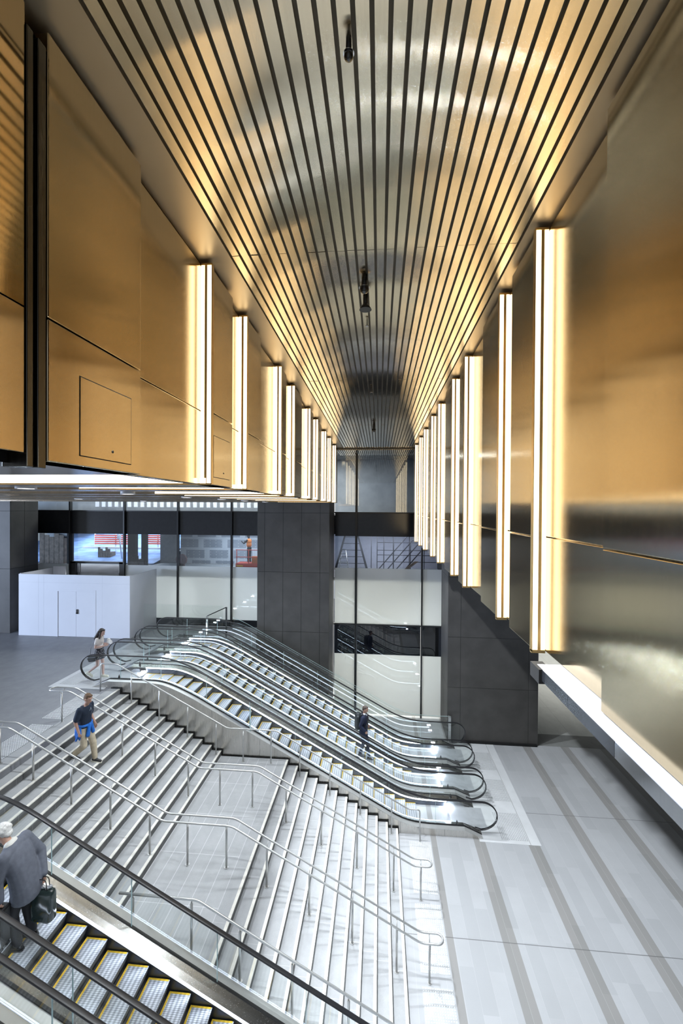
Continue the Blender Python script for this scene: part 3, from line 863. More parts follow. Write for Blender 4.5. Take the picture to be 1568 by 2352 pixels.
# acrylic guards on the cladding side
def acrylic(x, yc, lab):
    r = empty('climb_barrier', (x, yc-.77, g(x)+.1), lab, 'barrier')
    z = g(x)+.09
    MB().prism([(x-.95, g(x-.95)+.10), (x, z), (x, z+.78), (x-.10, z+.80)], yc-.775, yc-.767).build('acrylic_sheet', M['acrylic'], r)
    MB().box(x-.012, x+.012, yc-.79, yc-.755, z, z+.78).build('edge_post', M['glass_edge'], r)
    MB().box(x-.22, x+.03, yc-.80, yc-.75, z-.05, z-.03).build('foot', M['steel'], r)
acrylic(-3.95, EYC[0], 'clear triangular climb barrier standing on the steel cladding beside the stairs')

# glass guard between the last escalator and the pillar
gb = empty('glass_balustrade', (-2, 18.07, 0), 'clear frameless glass guard between the last escalator and the dark pillar', 'balustrade')
def gz(x): return g(x)+1.12
for a, b in ((-6.3, -4.9), (-4.88, -3.4), (-3.38, -1.9), (-1.88, -.4), (-.38, 1.1), (1.12, 2.9)):
    xs = lin(a, b, 6)
    o = MB().strip([gz(x) for x in xs], [g(x)+.1 for x in xs], xs, 18.06, 18.075).build('glass_panel', M['glass'], gb)
    MB().strip([gz(x)+.004 for x in xs], [gz(x)-.004 for x in xs], xs, 18.059, 18.076).build('glass_edge', M['glass_edge'], o)
MB().box(2.92, 3.02, 18.03, 18.10, 0, 1.15).build('end_post', M['steel'], gb)
MB().box(-7.45, -7.38, 17.95, 18.02, ZU, ZU+1.05).build('post', M['steel'], gb)
mm = MB().box(-6.75, -6.69, 18.4, 18.46, ZU, ZU+1.35); mm.build('post', M['mullion'], gb)
MB().tube([(-7.42, 17.98, ZU+1.05), (-6.72, 18.43, ZU+1.35)], .02, 8).build('top_rail', M['mullion'], gb)
for a, b in ((-13, -10.9), (-10.85, -8.95)):
    MB().box(a+1.9, b+1.9, 18.9, 18.915, ZU+.05, ZU+1.3).build('glass_panel', M['glass'], gb)

# ================================================================== HOARDING
hb = empty('hoarding', (-13.4, 18.8, ZU), 'white temporary hoarding with a double door on the upper floor', 'hoarding')
HX0, HX1, HT, HY = -16.05, -10.83, 6.72, 17.8
D0, D1, DT = -14.2, -12.46, 6.0
MB().box(HX0, D0, HY, HY+.06, ZU, HT).box(D1, HX1, HY, HY+.06, ZU, HT).box(D0, D1, HY, HY+.06, DT, HT).build('front_panel', M['hoard'], hb)
tr = MB()
for x in (-15.1, -14.85, -12.1): tr.box(x-.003, x+.003, HY-.001, HY, ZU, HT)
tr.box(HX0, HX1, HY-.001, HY, 6.36, 6.366)
tr.build('board_joint', plain('board_joint', (.55, .56, .60), .6), hb)
MB().box(HX1-.06, HX1, HY+.06, 20.05, ZU, HT).build('side_panel', M['hoard'], hb)
MB().box(HX0, HX0+.06, HY+.06, 20.05, ZU, HT+.02).build('side_panel', M['hoard'], hb)
MB().box(HX0+.1, HX0+.75, 19.7, 19.76, ZU, HT+.1).build('side_panel', M['hoard'], hb)
fm = MB(); fm.box(D0-.06, D0+.02, HY-.008, HY+.08, ZU, DT+.06); fm.box(D1-.02, D1+.06, HY-.008, HY+.08, ZU, DT+.06); fm.box(D0+.02, D1-.02, HY-.008, HY+.08, DT-.01, DT+.06)
fm.build('door_frame', M['hoard'], hb)
xm = (D0+D1)/2
for a, b in ((D0+.025, xm-.006), (xm+.006, D1-.025)):
    o = MB().box(a, b, HY+.008, HY+.05, ZU+.01, DT-.015).build('door', M['hoard'], hb)
    if a > xm:
        k = MB().box(a+.02, a+.09, HY-.02, HY+.008, 5.0, 5.2); k.box(a+.02, a+.06, HY-.05, HY-.02, 5.03, 5.06); k.build('handle', M['black'], o)

# ================================================================== THINGS BEHIND THE GLASS
def tube_thing(name, segs, r, mat, label, cat, base, group=None):
    m = MB()
    for a, b in segs: m.cyl(a, b, r, n=6)
    o = m.build(name, mat); tag(o, label, cat, group); return o
# scaffold
sf = empty('scaffold', (.6, 22.6, 6.45), 'dark tube scaffold with diagonal stairs behind the upper glass', 'scaffold')
for x in (-.4, -.1, .25, .75, 1.6, 2.3):
    MB().cyl((x, 22.2, 6.45), (x, 22.2, 8.48), .022, n=6).build('standard', M['lead'], sf)
    if x > -.3: MB().cyl((x, 23.0, 6.45), (x, 23.0, 8.48), .022, n=6).build('standard', M['lead'], sf)
for z in (6.62, 7.0, 7.35, 7.6, 8.0):
    MB().cyl((-.1, 22.2, z), (2.9, 22.2, z), .018, n=6).build('ledger', M['lead'], sf)
for k in range(4):
    MB().cyl((-.1+k*.45, 22.3, 6.5), (1.5+k*.45, 22.3, 8.4), .03, n=6).build('brace', M['lead'], sf)
MB().prism([(1.1, 6.5), (1.3, 6.5), (2.0, 7.05), (1.8, 7.05)], 22.05, 22.15).build('timber_board', M['wood'], sf)
# ladders
def stepladder(name, x, y, h, w, mat, label, rung):
    r = empty(name, (x, y, 6.45), label, 'ladder')
    for s in (-1, 1):
        for d in (-1, 1):
            MB().cyl((x+s*w*.5, y+d*.3, 6.45), (x+s*w*.16, y, 6.45+h), rung, n=6).build('stile', mat, r)
    for k in range(1, 6):
        t = k/6; ww = w*.5*(1-t)+w*.16*t
        MB().box(x-ww, x+ww, y-.3*(1-t)-.03, y-.3*(1-t)+.03, 6.45+h*t-.015, 6.45+h*t+.015).build('rung', mat, r)
    MB().box(x-w*.2, x+w*.2, y-.08, y+.08, 6.45+h, 6.45+h+.03).build('top_cap', mat, r)
stepladder('step_ladder', -1.78, 21.6, 1.2, .55, M['chrome'], 'small aluminium stepladder behind the upper glass next to the pillar', .022)
stepladder('step_ladder', -1.5, 23.2, 2.1, 1.7, M['lead'], 'tall dark stepladder standing behind the small aluminium one', .045)
# scissor lift with worker
lf = empty('scissor_lift', (-6.6, 22.6, 6.45), 'orange scissor lift platform behind the glass beside the pillar', 'lift')
MB().box(-7.6, -5.5, 22.2, 23.0, 6.45, 6.78).build('platform', M['red'], lf)
MB().box(-7.55, -7.2, 22.19, 22.2, 6.62, 6.68).build('marker', M['yellow'], lf)
for x in (-7.55, -6.9, -6.3, -5.6): MB().cyl((x, 22.22, 6.78), (x, 22.22, 7.5), .02, n=6).build('rail_post', M['red'], lf)
for z in (7.12, 7.5): MB().cyl((-7.6, 22.22, z), (-5.5, 22.22, z), .022, n=6).build('guard_rail', M['red'], lf)
MB().box(-6.75, -6.35, 22.28, 22.5, 6.78, 7.15).build('tool_box', M['orange'], lf)
# reel, barrier, posts, timber, frames on the street side
m = MB().cyl((-10.15, 21.2, 7.05), (-10.15, 21.35, 7.05), .28, n=24); m.cyl((-10.15, 21.18, 7.05), (-10.15, 21.2, 7.05), .10, n=16)
m.box(-10.3, -10.0, 21.2, 21.35, 6.45, 6.85)
tag(m.build('hose_reel', plain('maroon_reel', (.10, .035, .035), .5)), 'round dark maroon hose reel behind the glass on the upper floor', 'reel')
for i, (a, b, y) in enumerate(((-18.2, -15.4, 26.0), (-15.2, -13.2, 26.4))):
    br = empty('road_barrier', ((a+b)/2, y, 7.2), ('long' if i == 0 else 'short')+' red mesh barrier on the blue street outside the glass', 'barrier', 'red barriers on the street')
    for k in range(5): MB().box(a, b, y, y+.03, 7.35+k*.13, 7.44+k*.13).build('rail_board', M['red'], br)
    for x in (a, (a+b)/2, b): MB().box(x-.04, x+.04, y+.03, y+.08, 6.9, 8.05).build('upright', M['hoard'], br)
kb = MB().box(-18.6, -13.0, 25.4, 25.6, 7.12, 7.24); tag(kb.build('kerb_board', M['white_wall']), 'white kerb board under the red barriers on the street', 'kerb')
pl_ = MB().cyl((-15.35, 24.4, 6.6), (-15.55, 24.4, 8.4), .04, n=8); pl_.box(-15.63, -15.42, 24.37, 24.43, 7.8, 8.1)
tag(pl_.build('street_sign', M['hoard']), 'slim leaning pale sign post in front of the red barrier', 'sign')
for i, (a, b, y0, z1, mt_, lab) in enumerate(((-19.6, -18.1, 23.2, 8.4, 'wood', 'dark timber crate stack seen behind the left edge of the glass'), (-17.0, -16.2, 24.6, 7.5, 'wood', 'weathered timber boards standing behind the doorway'),
                    (-13.6, -13.0, 22.2, 7.4, 'black', 'black site cabinet behind the glass near the street'))):
    m = MB().box(a, b, y0, y0+.5, 6.45, z1-.5)
    for k in range(5): m.box(a+(b-a)*k/5+.01, a+(b-a)*(k+1)/5-.01, y0-.03, y0, 6.45, z1-.2-.1*(k % 3))
    o = m.build('timber_stack' if mt_ == 'wood' else 'site_cabinet', M[mt_]); tag(o, lab, 'timber' if mt_ == 'wood' else 'cabinet')
bk = MB().box(-24, -10.7, 34, 34.2, 6.4, 8.5); struct('wall_street', bk, M['concrete'])
for x, w in ((-17.6, .10), (-13.85, .22), (-13.15, .12)):
    struct('column', MB().box(x-w, x+w, 22.9, 23.2, 6.45, 8.5), M['dark_room'])
struct('wall_light_board', MB().box(-19.6, -18.2, 23.75, 23.85, 7.9, 8.4), M['concrete'])
struct('wall_grey_board', MB().box(-12.9, -11.75, 24.3, 24.38, 6.45, 8.5), plain('grey_board', (.36, .38, .40), .7))
for x in (-15.6, -14.95, -14.5):
    struct('column', MB().box(x-.16, x+.16, 22, 22.3, ZU, 6.3), M['wood'])
# blurred louvres in the upper room
lv = empty('louvre_screen', (-13.5, 25.3, 9.4), 'row of pale upright louvre blades in the room above the dark band', 'screen')
for k in range(26):
    x = -17.6+k*.42
    MB().box(x, x+.22, 25.2, 25.26, 9.75, 10.9).build('blade', M['hoard'], lv)

# ================================================================== PEOPLE
def skin_mat(name, c): return plain(name, c, .5, 0, .4, var=.04, scale=20)
M['skin_a'] = skin_mat('skin_fair', (.52, .31, .23)); M['skin_b'] = skin_mat('skin_warm', (.50, .29, .21))
DG = None
def fuse(name, mb, mat, parent, voxel=.010, smooth=3):
    """one continuous surface grown over overlapping limbs"""
    o = mb.build(name+'_tmp', mat, None, origin=ABS[parent.name])
    o.location = (0, 0, 0)
    r = o.modifiers.new('r', 'REMESH'); r.mode = 'VOXEL'; r.voxel_size = voxel; r.use_smooth_shade = True
    s_ = o.modifiers.new('s', 'SMOOTH'); s_.iterations = smooth; s_.factor = .5
    dg = bpy.context.evaluated_depsgraph_get()
    me = bpy.data.meshes.new_from_object(o.evaluated_get(dg))
    me.name = name
    old = o.data
    bpy.data.objects.remove(o); bpy.data.meshes.remove(old)
    me.materials.clear(); me.materials.append(mat)
    n = bpy.data.objects.new(name, me); COL.objects.link(n); n.parent = parent
    ABS[n.name] = ABS[parent.name].copy()
    return n
V = Vector
def trunk(b, secs, n=18):
    """smooth trunk: list of (x, z, half depth, half width[, forward lean])"""
    def cr(p0, p1, p2, p3, t): return .5*((2*p1)+(-p0+p2)*t+(2*p0-5*p1+4*p2-p3)*t*t+(-p0+3*p1-3*p2+p3)*t**3)
    S = [tuple(q)+((0,) if len(q) == 4 else ()) for q in secs]
    rings = []
    for i in range(len(S)-1):
        a, b_, c, d = S[max(i-1, 0)], S[i], S[i+1], S[min(i+2, len(S)-1)]
        for k in range(4):
            q = [cr(a[j], b_[j], c[j], d[j], k/4) for j in range(5)]
            rings.append(q)
    rings.append(list(S[-1]))
    R = []
    for x, z, rx, ry, ln in rings:
        R.append([V((x+rx*math.copysign(abs(math.cos(t))**.85, math.cos(t))*math.cos(ln), ry*math.copysign(abs(math.sin(t))**.85, math.sin(t)), z-rx*math.cos(t)*math.sin(ln))) for t in [2*PI*j/n for j in range(n)]])
    b.loft(R, 0, True)
    return b
class Fig:
    """figure modelled facing +X with its feet near the origin, then turned and put in place"""
    def __init__(s, name, loc, rz, label, scale=1.):
        s.r = empty(name, loc, label, 'person')
        s.r.rotation_euler = (0, 0, rz); s.r.scale = (scale,)*3
        ABS[s.r.name] = V((0, 0, 0))
    def hand(s, b, w, f, d, curl=.5, side=1):
        """palm at wrist w, fingers along f, palm normal d"""
        f = V(f).normalized(); d = V(d).normalized(); a = f.cross(d).normalized()
        w = V(w); pc = w+f*.045
        b.cap(w, w+f*.07, .026, .030, n=8)
        for k, (o, L) in enumerate(((-.026, .058), (-.009, .070), (.009, .075), (.026, .066))):
            p = w+f*.082+a*o
            q = p+f*L*.5*(1-curl*.3)+d*L*.5*curl*.6; e = q+f*L*.4*(1-curl)+d*L*.5*curl
            b.cap(p-f*.02, q, .0095, .009, n=6); b.cap(q, e, .009, .0075, n=6)
        t0 = w+f*.02+a*.025*-side; t1 = t0+f*.035-a*.024*side+d*.012; t2 = t1+f*.03+d*.012
        b.cap(t0, t1, .012, .011, n=6); b.cap(t1, t2, .011, .009, n=6)
    def head(s, b, c, rot, female=False):
        R = rot
        q = lambda x, y, z: V(c)+R @ V((x, y, z))
        b.ball(q(-.005, 0, .02), (.098, .077, .108), 14, 10, rot=R)
        b.ball(q(.03, 0, -.045), (.062, .056, .068), 12, 8, rot=R)
        b.ball(q(.062, 0, -.085), (.028, .03, .024), 10, 6, rot=R)
        b.cap(q(.088, 0, .018), q(.112, 0, -.028), .009, .015, n=8)
        b.ball(q(.082, 0, .04), (.02, .055, .014), 10, 6, rot=R)
        b.ball(q(.088, 0, -.058), (.014, .026, .011), 8, 6, rot=R)
        for k in (-1, 1): b.ball(q(-.005, .078*k, -.005), (.018, .012, .03), 8, 6, rot=R)
    def face(s, c, rot, par):
        q = lambda x, y, z: V(c)+rot @ V((x, y, z))
        for k in (-1, 1):
            MB().ball(q(.084, .031*k, .022), (.008, .014, .007), 8, 6, rot=rot).build('eye', M['black'], par)
        MB().ball(q(.099, 0, -.056), (.006, .022, .006), 8, 6, rot=rot).build('mouth', plain('lips', (.33, .13, .11), .5), par)

def rot(ax, an): return Matrix.Rotation(an, 3, ax)
def shoe(f, ank, fw, mat_u, mat_s, name='shoe'):
    """shoe under the ankle, pointing along fw"""
    a = V(ank); fw = V(fw).normalized(); sd = V((0, 0, 1)).cross(fw).normalized(); upv_ = fw.cross(sd)
    u = MB(); u.cap(a-fw*.035-upv_*.045, a+fw*.15-upv_*.055, .042, .036, n=10); u.cap(a-upv_*.03, a+fw*.06-upv_*.045, .045, .040, n=10)
    o = fuse(name, u, mat_u, f.r, .010, 3)
    pts = []
    for t, w in ((-.085, .02), (-.06, .038), (0, .042), (.08, .046), (.14, .044), (.18, .028), (.193, .008)):
        pts.append((t, w))
    out = [a+fw*t+sd*w for t, w in pts]+[a+fw*t-sd*w for t, w in pts[::-1]]
    so = MB().loft([[p-upv_*.098 for p in out], [p-upv_*.070 for p in out]]); so.build('sole', mat_s, o)
    if mat_u.name.startswith('black_shoe'):
        l = MB()
        for k in range(4): l.cyl(a+fw*(.045+.02*k)+sd*.018-upv_*(.004+.008*k), a+fw*(.05+.02*k)-sd*.018-upv_*(.004+.008*k), .004, n=5)
        l.build('lace', M['black'], o)
M['black_shoe'] = plain('black_shoe', (.02, .02, .022), .5)
M['white_sole'] = plain('cream_sole', (.75, .72, .62), .6)

# ---- man in dark t-shirt walking down the stairs
def man_tee(loc, rz):
    f = Fig('person', loc, rz, 'man in navy t-shirt and beige trousers walking down the stairs')
    hipz = .90
    hl, hr = V((.02, .09, hipz)), V((.0, -.09, hipz))
    kl, kr = V((.17, .10, .47)), V((.07, -.10, .49))
    al, ar = V((.22, .10, .095)), V((-.20, -.10, .24))
    chest = V((.03, 0, 1.27)); neck = V((.05, 0, 1.47)); hc = V((.10, 0, 1.62))
    HR = rot('Y', .30) @ rot('Z', -.15)
    b = MB()
    trunk(b, [(.0, .88, .115, .155), (.005, 1.0, .112, .15), (.01, 1.14, .105, .145), (.03, 1.28, .112, .16), (.03, 1.39, .095, .16), (.03, 1.46, .06, .09)])
    b.cap(neck-V((.02, 0, .06)), neck+V((.03, 0, .06)), .058, .053)
    sl, sr = V((.03, .185, 1.40)), V((.02, -.185, 1.40))
    el, er = V((-.02, .24, 1.13)), V((-.05, -.235, 1.12)); wl_, wr_ = V((.12, .22, .92)), V((.05, -.235, .87))
    for s_, e_, w_ in ((sl, el, wl_), (sr, er, wr_)):
        b.cap(s_, e_, .052, .042); b.cap(e_, w_, .041, .028)
    f.hand(b, wr_, (.15, 0, -1), (.2, 1, 0), .7, -1); f.hand(b, wl_, (.3, 0, -1), (.2, -1, 0), .6, 1)
    for h, k, a in ((hl, kl, al), (hr, kr, ar)):
        b.cap(h, k, .082, .056); b.cap(k, a, .055, .036)
    f.head(b, hc, HR)
    body = fuse('body', b, M['skin_a'], f.r, .0075, 2)
    f.face(hc, HR, body)
    q = lambda x, y, z: hc+HR @ V((x, y, z))
    h = MB(); h.ball(q(-.018, 0, .036), (.098, .083, .100), 14, 10, rot=HR); h.ball(q(.045, 0, .10), (.05, .06, .03), 10, 6, rot=HR); h.ball(q(-.06, 0, -.02), (.05, .065, .05), 10, 6, rot=HR)
    fuse('hair', h, plain('brown_hair', (.13, .075, .04), .7, var=.3, scale=60), f.r, .008, 2)
    t = MB()
    trunk(t, [(.0, .93, .135, .178), (.005, 1.02, .132, .172), (.015, 1.14, .126, .168), (.03, 1.27, .135, .182), (.03, 1.38, .122, .19), (.03, 1.45, .085, .13)])
    t.cap(sl, sl+(el-sl)*.75, .074, .072); t.cap(sr, sr+(er-sr)*.75, .074, .072); t.cap(V((.02, .17, 1.41)), V((.02, -.17, 1.41)), .06, .06)
    sh = fuse('t_shirt', t, plain('navy_cotton', (.012, .022, .045), .85, var=.15), f.r, .010, 3)
    # pale print on the chest: a loose angular mark
    c0 = V((.165, .01, 1.30)); pr = MB()
    for (y0, z0, y1, z1, w) in ((.02, .09, -.02, .02, .014), (-.02, .02, .04, -.05, .012), (.02, .09, .06, .0, .012), (.06, .0, .03, -.09, .010), (-.03, .05, .01, -.07, .009), (.0, .04, .05, .03, .008)):
        pr.cap(c0+V((-.012, y0, z0)), c0+V((-.012, y1, z1)), w, w*.7, n=6)
    p0 = fuse('chest_print', pr, plain('grey_print', (.25, .28, .32), .8), f.r, .008, 1)
    tr = MB()
    tr.ball((0, 0, .93), (.135, .175, .13))
    for h_, k, a in ((hl, kl, al), (hr, kr, ar)):
        tr.cap(h_, k, .104, .078); tr.cap(k, a+(k-a)*.06, .076, .062)
    fuse('trousers', tr, plain('beige_chino', (.55, .47, .34), .85, var=.12, scale=12), f.r, .010, 3)
    j = MB()
    for k in range(16):
        a0, a1 = 2*PI*k/16, 2*PI*(k+1)/16
        pt = lambda a: V((.145*math.cos(a), .187*math.sin(a), 1.0+.02*math.cos(a)-.03*math.cos(a)))
        j.cap(pt(a0), pt(a1), .032, .032, n=8)
    for y, dz, L in ((-.05, -.02, .24), (.06, -.02, .22)): j.cap(V((.165, y*.6, .99)), V((.165, y*1.6, .99-L)), .04, .048, n=8)
    for k in range(9):
        a = PI*.5+PI*k/8
        p0_ = V((.145*math.cos(a), .19*math.sin(a), .98)); j.cap(p0_, p0_+V((-.02, 0, -.22-.04*(k % 2))), .03, .03, n=8)
    for s_ in (-1, 1): j.cap(V((.03, .185*s_, .98)), V((.05, .20*s_, .80)), .035, .03, n=8)
    fuse('tied_jacket', j, plain('blue_jacket', (.015, .16, .60), .7, var=.2), f.r, .011, 2)
    for a, k, fw in ((al, kl, (1, .05, -.12)), (ar, kr, (1, 0, -.18))): shoe(f, a, fw, M['black_shoe'], M['white_sole'])
    return f
# ---- woman on the upper floor
def woman(loc, rz):
    f = Fig('person', loc, rz, 'woman with long dark hair, cream top and dark skirt on the upper floor')
    hl, hr = V((0, .08, .86)), V((0, -.08, .86))
    kl, kr = V((.08, .07, .47)), V((-.02, -.08, .45)); al, ar = V((.10, .06, .09)), V((-.30, -.08, .22))
    hc = V((.08, 0, 1.53)); HR = rot('Y', .35) @ rot('Z', -.1)
    b = MB()
    b.ball((0, 0, .92), (.10, .15, .12)); b.ball((.0, 0, 1.06), (.085, .12, .14)); b.ball((.01, 0, 1.22), (.10, .14, .17))
    b.cap((.0, 0, 1.34), (.05, 0, 1.46), .046, .044)
    sl, sr = V((.01, .155, 1.33)), V((.0, -.155, 1.33)); el, er = V((-.02, .2, 1.08)), V((-.03, -.2, 1.07)); w1_, w2_ = V((.20, .10, 1.13)), V((.20, -.09, 1.10))
    for s_, e_, w_ in ((sl, el, w1_), (sr, er, w2_)): b.cap(s_, e_, .042, .035); b.cap(e_, w_, .034, .024)
    f.hand(b, w1_, (1, -.3, .25), (0, -1, .2), .7, 1); f.hand(b, w2_, (1, .3, .25), (0, 1, .2), .7, -1)
    for h, k, a in ((hl, kl, al), (hr, kr, ar)): b.cap(h, k, .078, .05); b.cap(k, a, .052, .032)
    f.head(b, hc, HR)
    body = fuse('body', b, skin_mat('skin_pale', (.55, .36, .30)), f.r, .0075, 2); f.face(hc, HR, body)
    q = lambda x, y, z: hc+HR @ V((x, y, z))
    h = MB(); h.ball(q(-.022, 0, .034), (.098, .085, .103), 14, 10, rot=HR); h.ball(q(.03, 0, .095), (.055, .065, .03), 10, 6, rot=HR)
    for y in (-.065, -.03, 0, .03, .065):
        p = q(-.06, y, .0); h.cap(p, V((-.09, y*1.3, 1.36)), .05, .045, n=8); h.cap(V((-.09, y*1.3, 1.36)), V((-.085, y*1.2, 1.14)), .045, .025, n=8)
    h.cap(q(.0, -.075, .0), V((.03, -.11, 1.17)), .03, .02, n=8)
    fuse('hair', h, plain('dark_hair', (.022, .014, .012), .5), f.r, .008, 2)
    t = MB(); trunk(t, [(.0, .99, .105, .14), (.0, 1.08, .098, .13), (.01, 1.20, .118, .145), (.01, 1.29, .105, .155), (.01, 1.36, .06, .11)])
    for s_, e_ in ((sl, el), (sr, er)): t.cap(s_, s_+(e_-s_)*.5, .055, .055)
    fuse('top', t, plain('cream_top', (.72, .66, .62), .8), f.r, .010, 3)
    s_ = MB(); rings = []
    for z, rx, ry in ((1.02, .105, .14), (.92, .125, .17), (.80, .15, .185), (.68, .17, .20), (.66, .15, .18)):
        rings.append([V((rx*math.cos(a)+.01, ry*math.sin(a), z)) for a in [2*PI*k/24 for k in range(24)]])
    s_.loft(rings, 0, True)
    n = NT('patterned_skirt'); vn = n.new('ShaderNodeTexVoronoi'); vn.inputs['Scale'].default_value = 26; n.l.new(n.obj(), vn.inputs['Vector'])
    c = n.mix(n.math('LESS_THAN', vn.outputs['Distance'], .26), (.016, .017, .024), (.42, .42, .45)); M['skirt_p'] = n.done(n.bsdf(c, .8))
    s_.build('skirt', M['skirt_p'], f.r)
    for a, fw in ((al, (1, 0, 0)), (ar, (1, 0, -.6))): shoe(f, a, fw, plain('pale_sneaker', (.62, .6, .5), .6), M['white_sole'])
    return f
# ---- man in navy suit on the middle escalator
def suit_man(loc, rz, dz):
    f = Fig('person', loc, rz, 'man in navy suit with white shirt riding down the middle escalator')
    hl, hr = V((.02, .09, .90)), V((0, -.09, .90)); kl, kr = V((.13, .10, .42)), V((.02, -.10, .48)); al, ar = V((.20, .10, .095-dz)), V((-.10, -.10, .095))
    hc = V((.06, 0, 1.66)); HR = rot('Y', .30)
    b = MB(); trunk(b, [(.0, .88, .115, .155), (.0, 1.05, .11, .15), (.02, 1.25, .11, .16), (.02, 1.42, .09, .16)]); b.cap((.01, 0, 1.40), (.04, 0, 1.58), .056, .052)
    sl, sr = V((.02, .19, 1.43)), V((.02, -.19, 1.43)); el, er = V((-.06, .25, 1.16)), V((-.07, -.25, 1.16)); w1_, w2_ = V((.12, .22, 1.02)), V((.10, -.22, .98))
    for s_, e_, w_ in ((sl, el, w1_), (sr, er, w2_)): b.cap(s_, e_, .05, .042); b.cap(e_, w_, .04, .028)
    f.hand(b, w1_, (.5, 0, -1), (0, -1, 0), .7, 1); f.hand(b, w2_, (.5, 0, -1), (0, 1, 0), .7, -1)
    for h, k, a in ((hl, kl, al), (hr, kr, ar)): b.cap(h, k, .08, .055); b.cap(k, a, .052, .036)
    f.head(b, hc, HR); body = fuse('body', b, M['skin_b'], f.r, .0085, 2); f.face(hc, HR, body)
    q = lambda x, y, z: hc+HR @ V((x, y, z))
    h = MB(); h.ball(q(-.020, 0, .034), (.097, .082, .099), 12, 8, rot=HR); h.ball(q(.04, 0, .098), (.05, .058, .026), 10, 6, rot=HR); h.ball(q(-.06, 0, -.025), (.045, .062, .05), 10, 6, rot=HR)
    fuse('hair', h, plain('grey_brown_hair', (.08, .06, .05), .6), f.r, .009, 2)
    t = MB(); trunk(t, [(.0, .78, .155, .20), (.0, .92, .155, .20), (.01, 1.06, .142, .185), (.02, 1.20, .142, .19), (.02, 1.34, .145, .205), (.02, 1.44, .115, .20), (.02, 1.50, .07, .12)]); t.cap((.02, .17, 1.44), (.02, -.17, 1.44), .068, .068)
    for s_, e_, w_ in ((sl, el, w1_), (sr, er, w2_)): t.cap(s_, e_, .075, .062); t.cap(e_, e_+(w_-e_)*.93, .060, .05)
    fuse('suit_jacket', t, plain('navy_wool', (.010, .016, .045), .8), f.r, .011, 3)
    c = MB(); c.prism([(.145, 1.22), (.165, 1.22), (.13, 1.47), (.08, 1.50)], -.035, .035); c.cap((.035, .05, 1.49), (.035, -.05, 1.49), .05, .05)
    c.cap((.06, -.06, 1.49), (.06, .06, 1.49), .03, .03)
    sh = fuse('shirt', c, plain('white_shirt', (.75, .76, .8), .7), f.r, .008, 1)
    MB().box(.158, .172, -.014, .014, 1.2, 1.44).build('tie', plain('dark_tie', (.05, .01, .015), .5), sh)
    tr = MB(); tr.ball((0, 0, .92), (.125, .165, .12))
    for h_, k, a in ((hl, kl, al), (hr, kr, ar)): tr.cap(h_, k, .098, .072); tr.cap(k, a+(k-a)*.04, .07, .058)
    fuse('trousers', tr, plain('navy_trousers', (.010, .015, .04), .8), f.r, .011, 3)
    for a in (al, ar): shoe(f, a, (1, 0, 0), plain('black_leather', (.012, .012, .012), .25), M['black'])
    return f
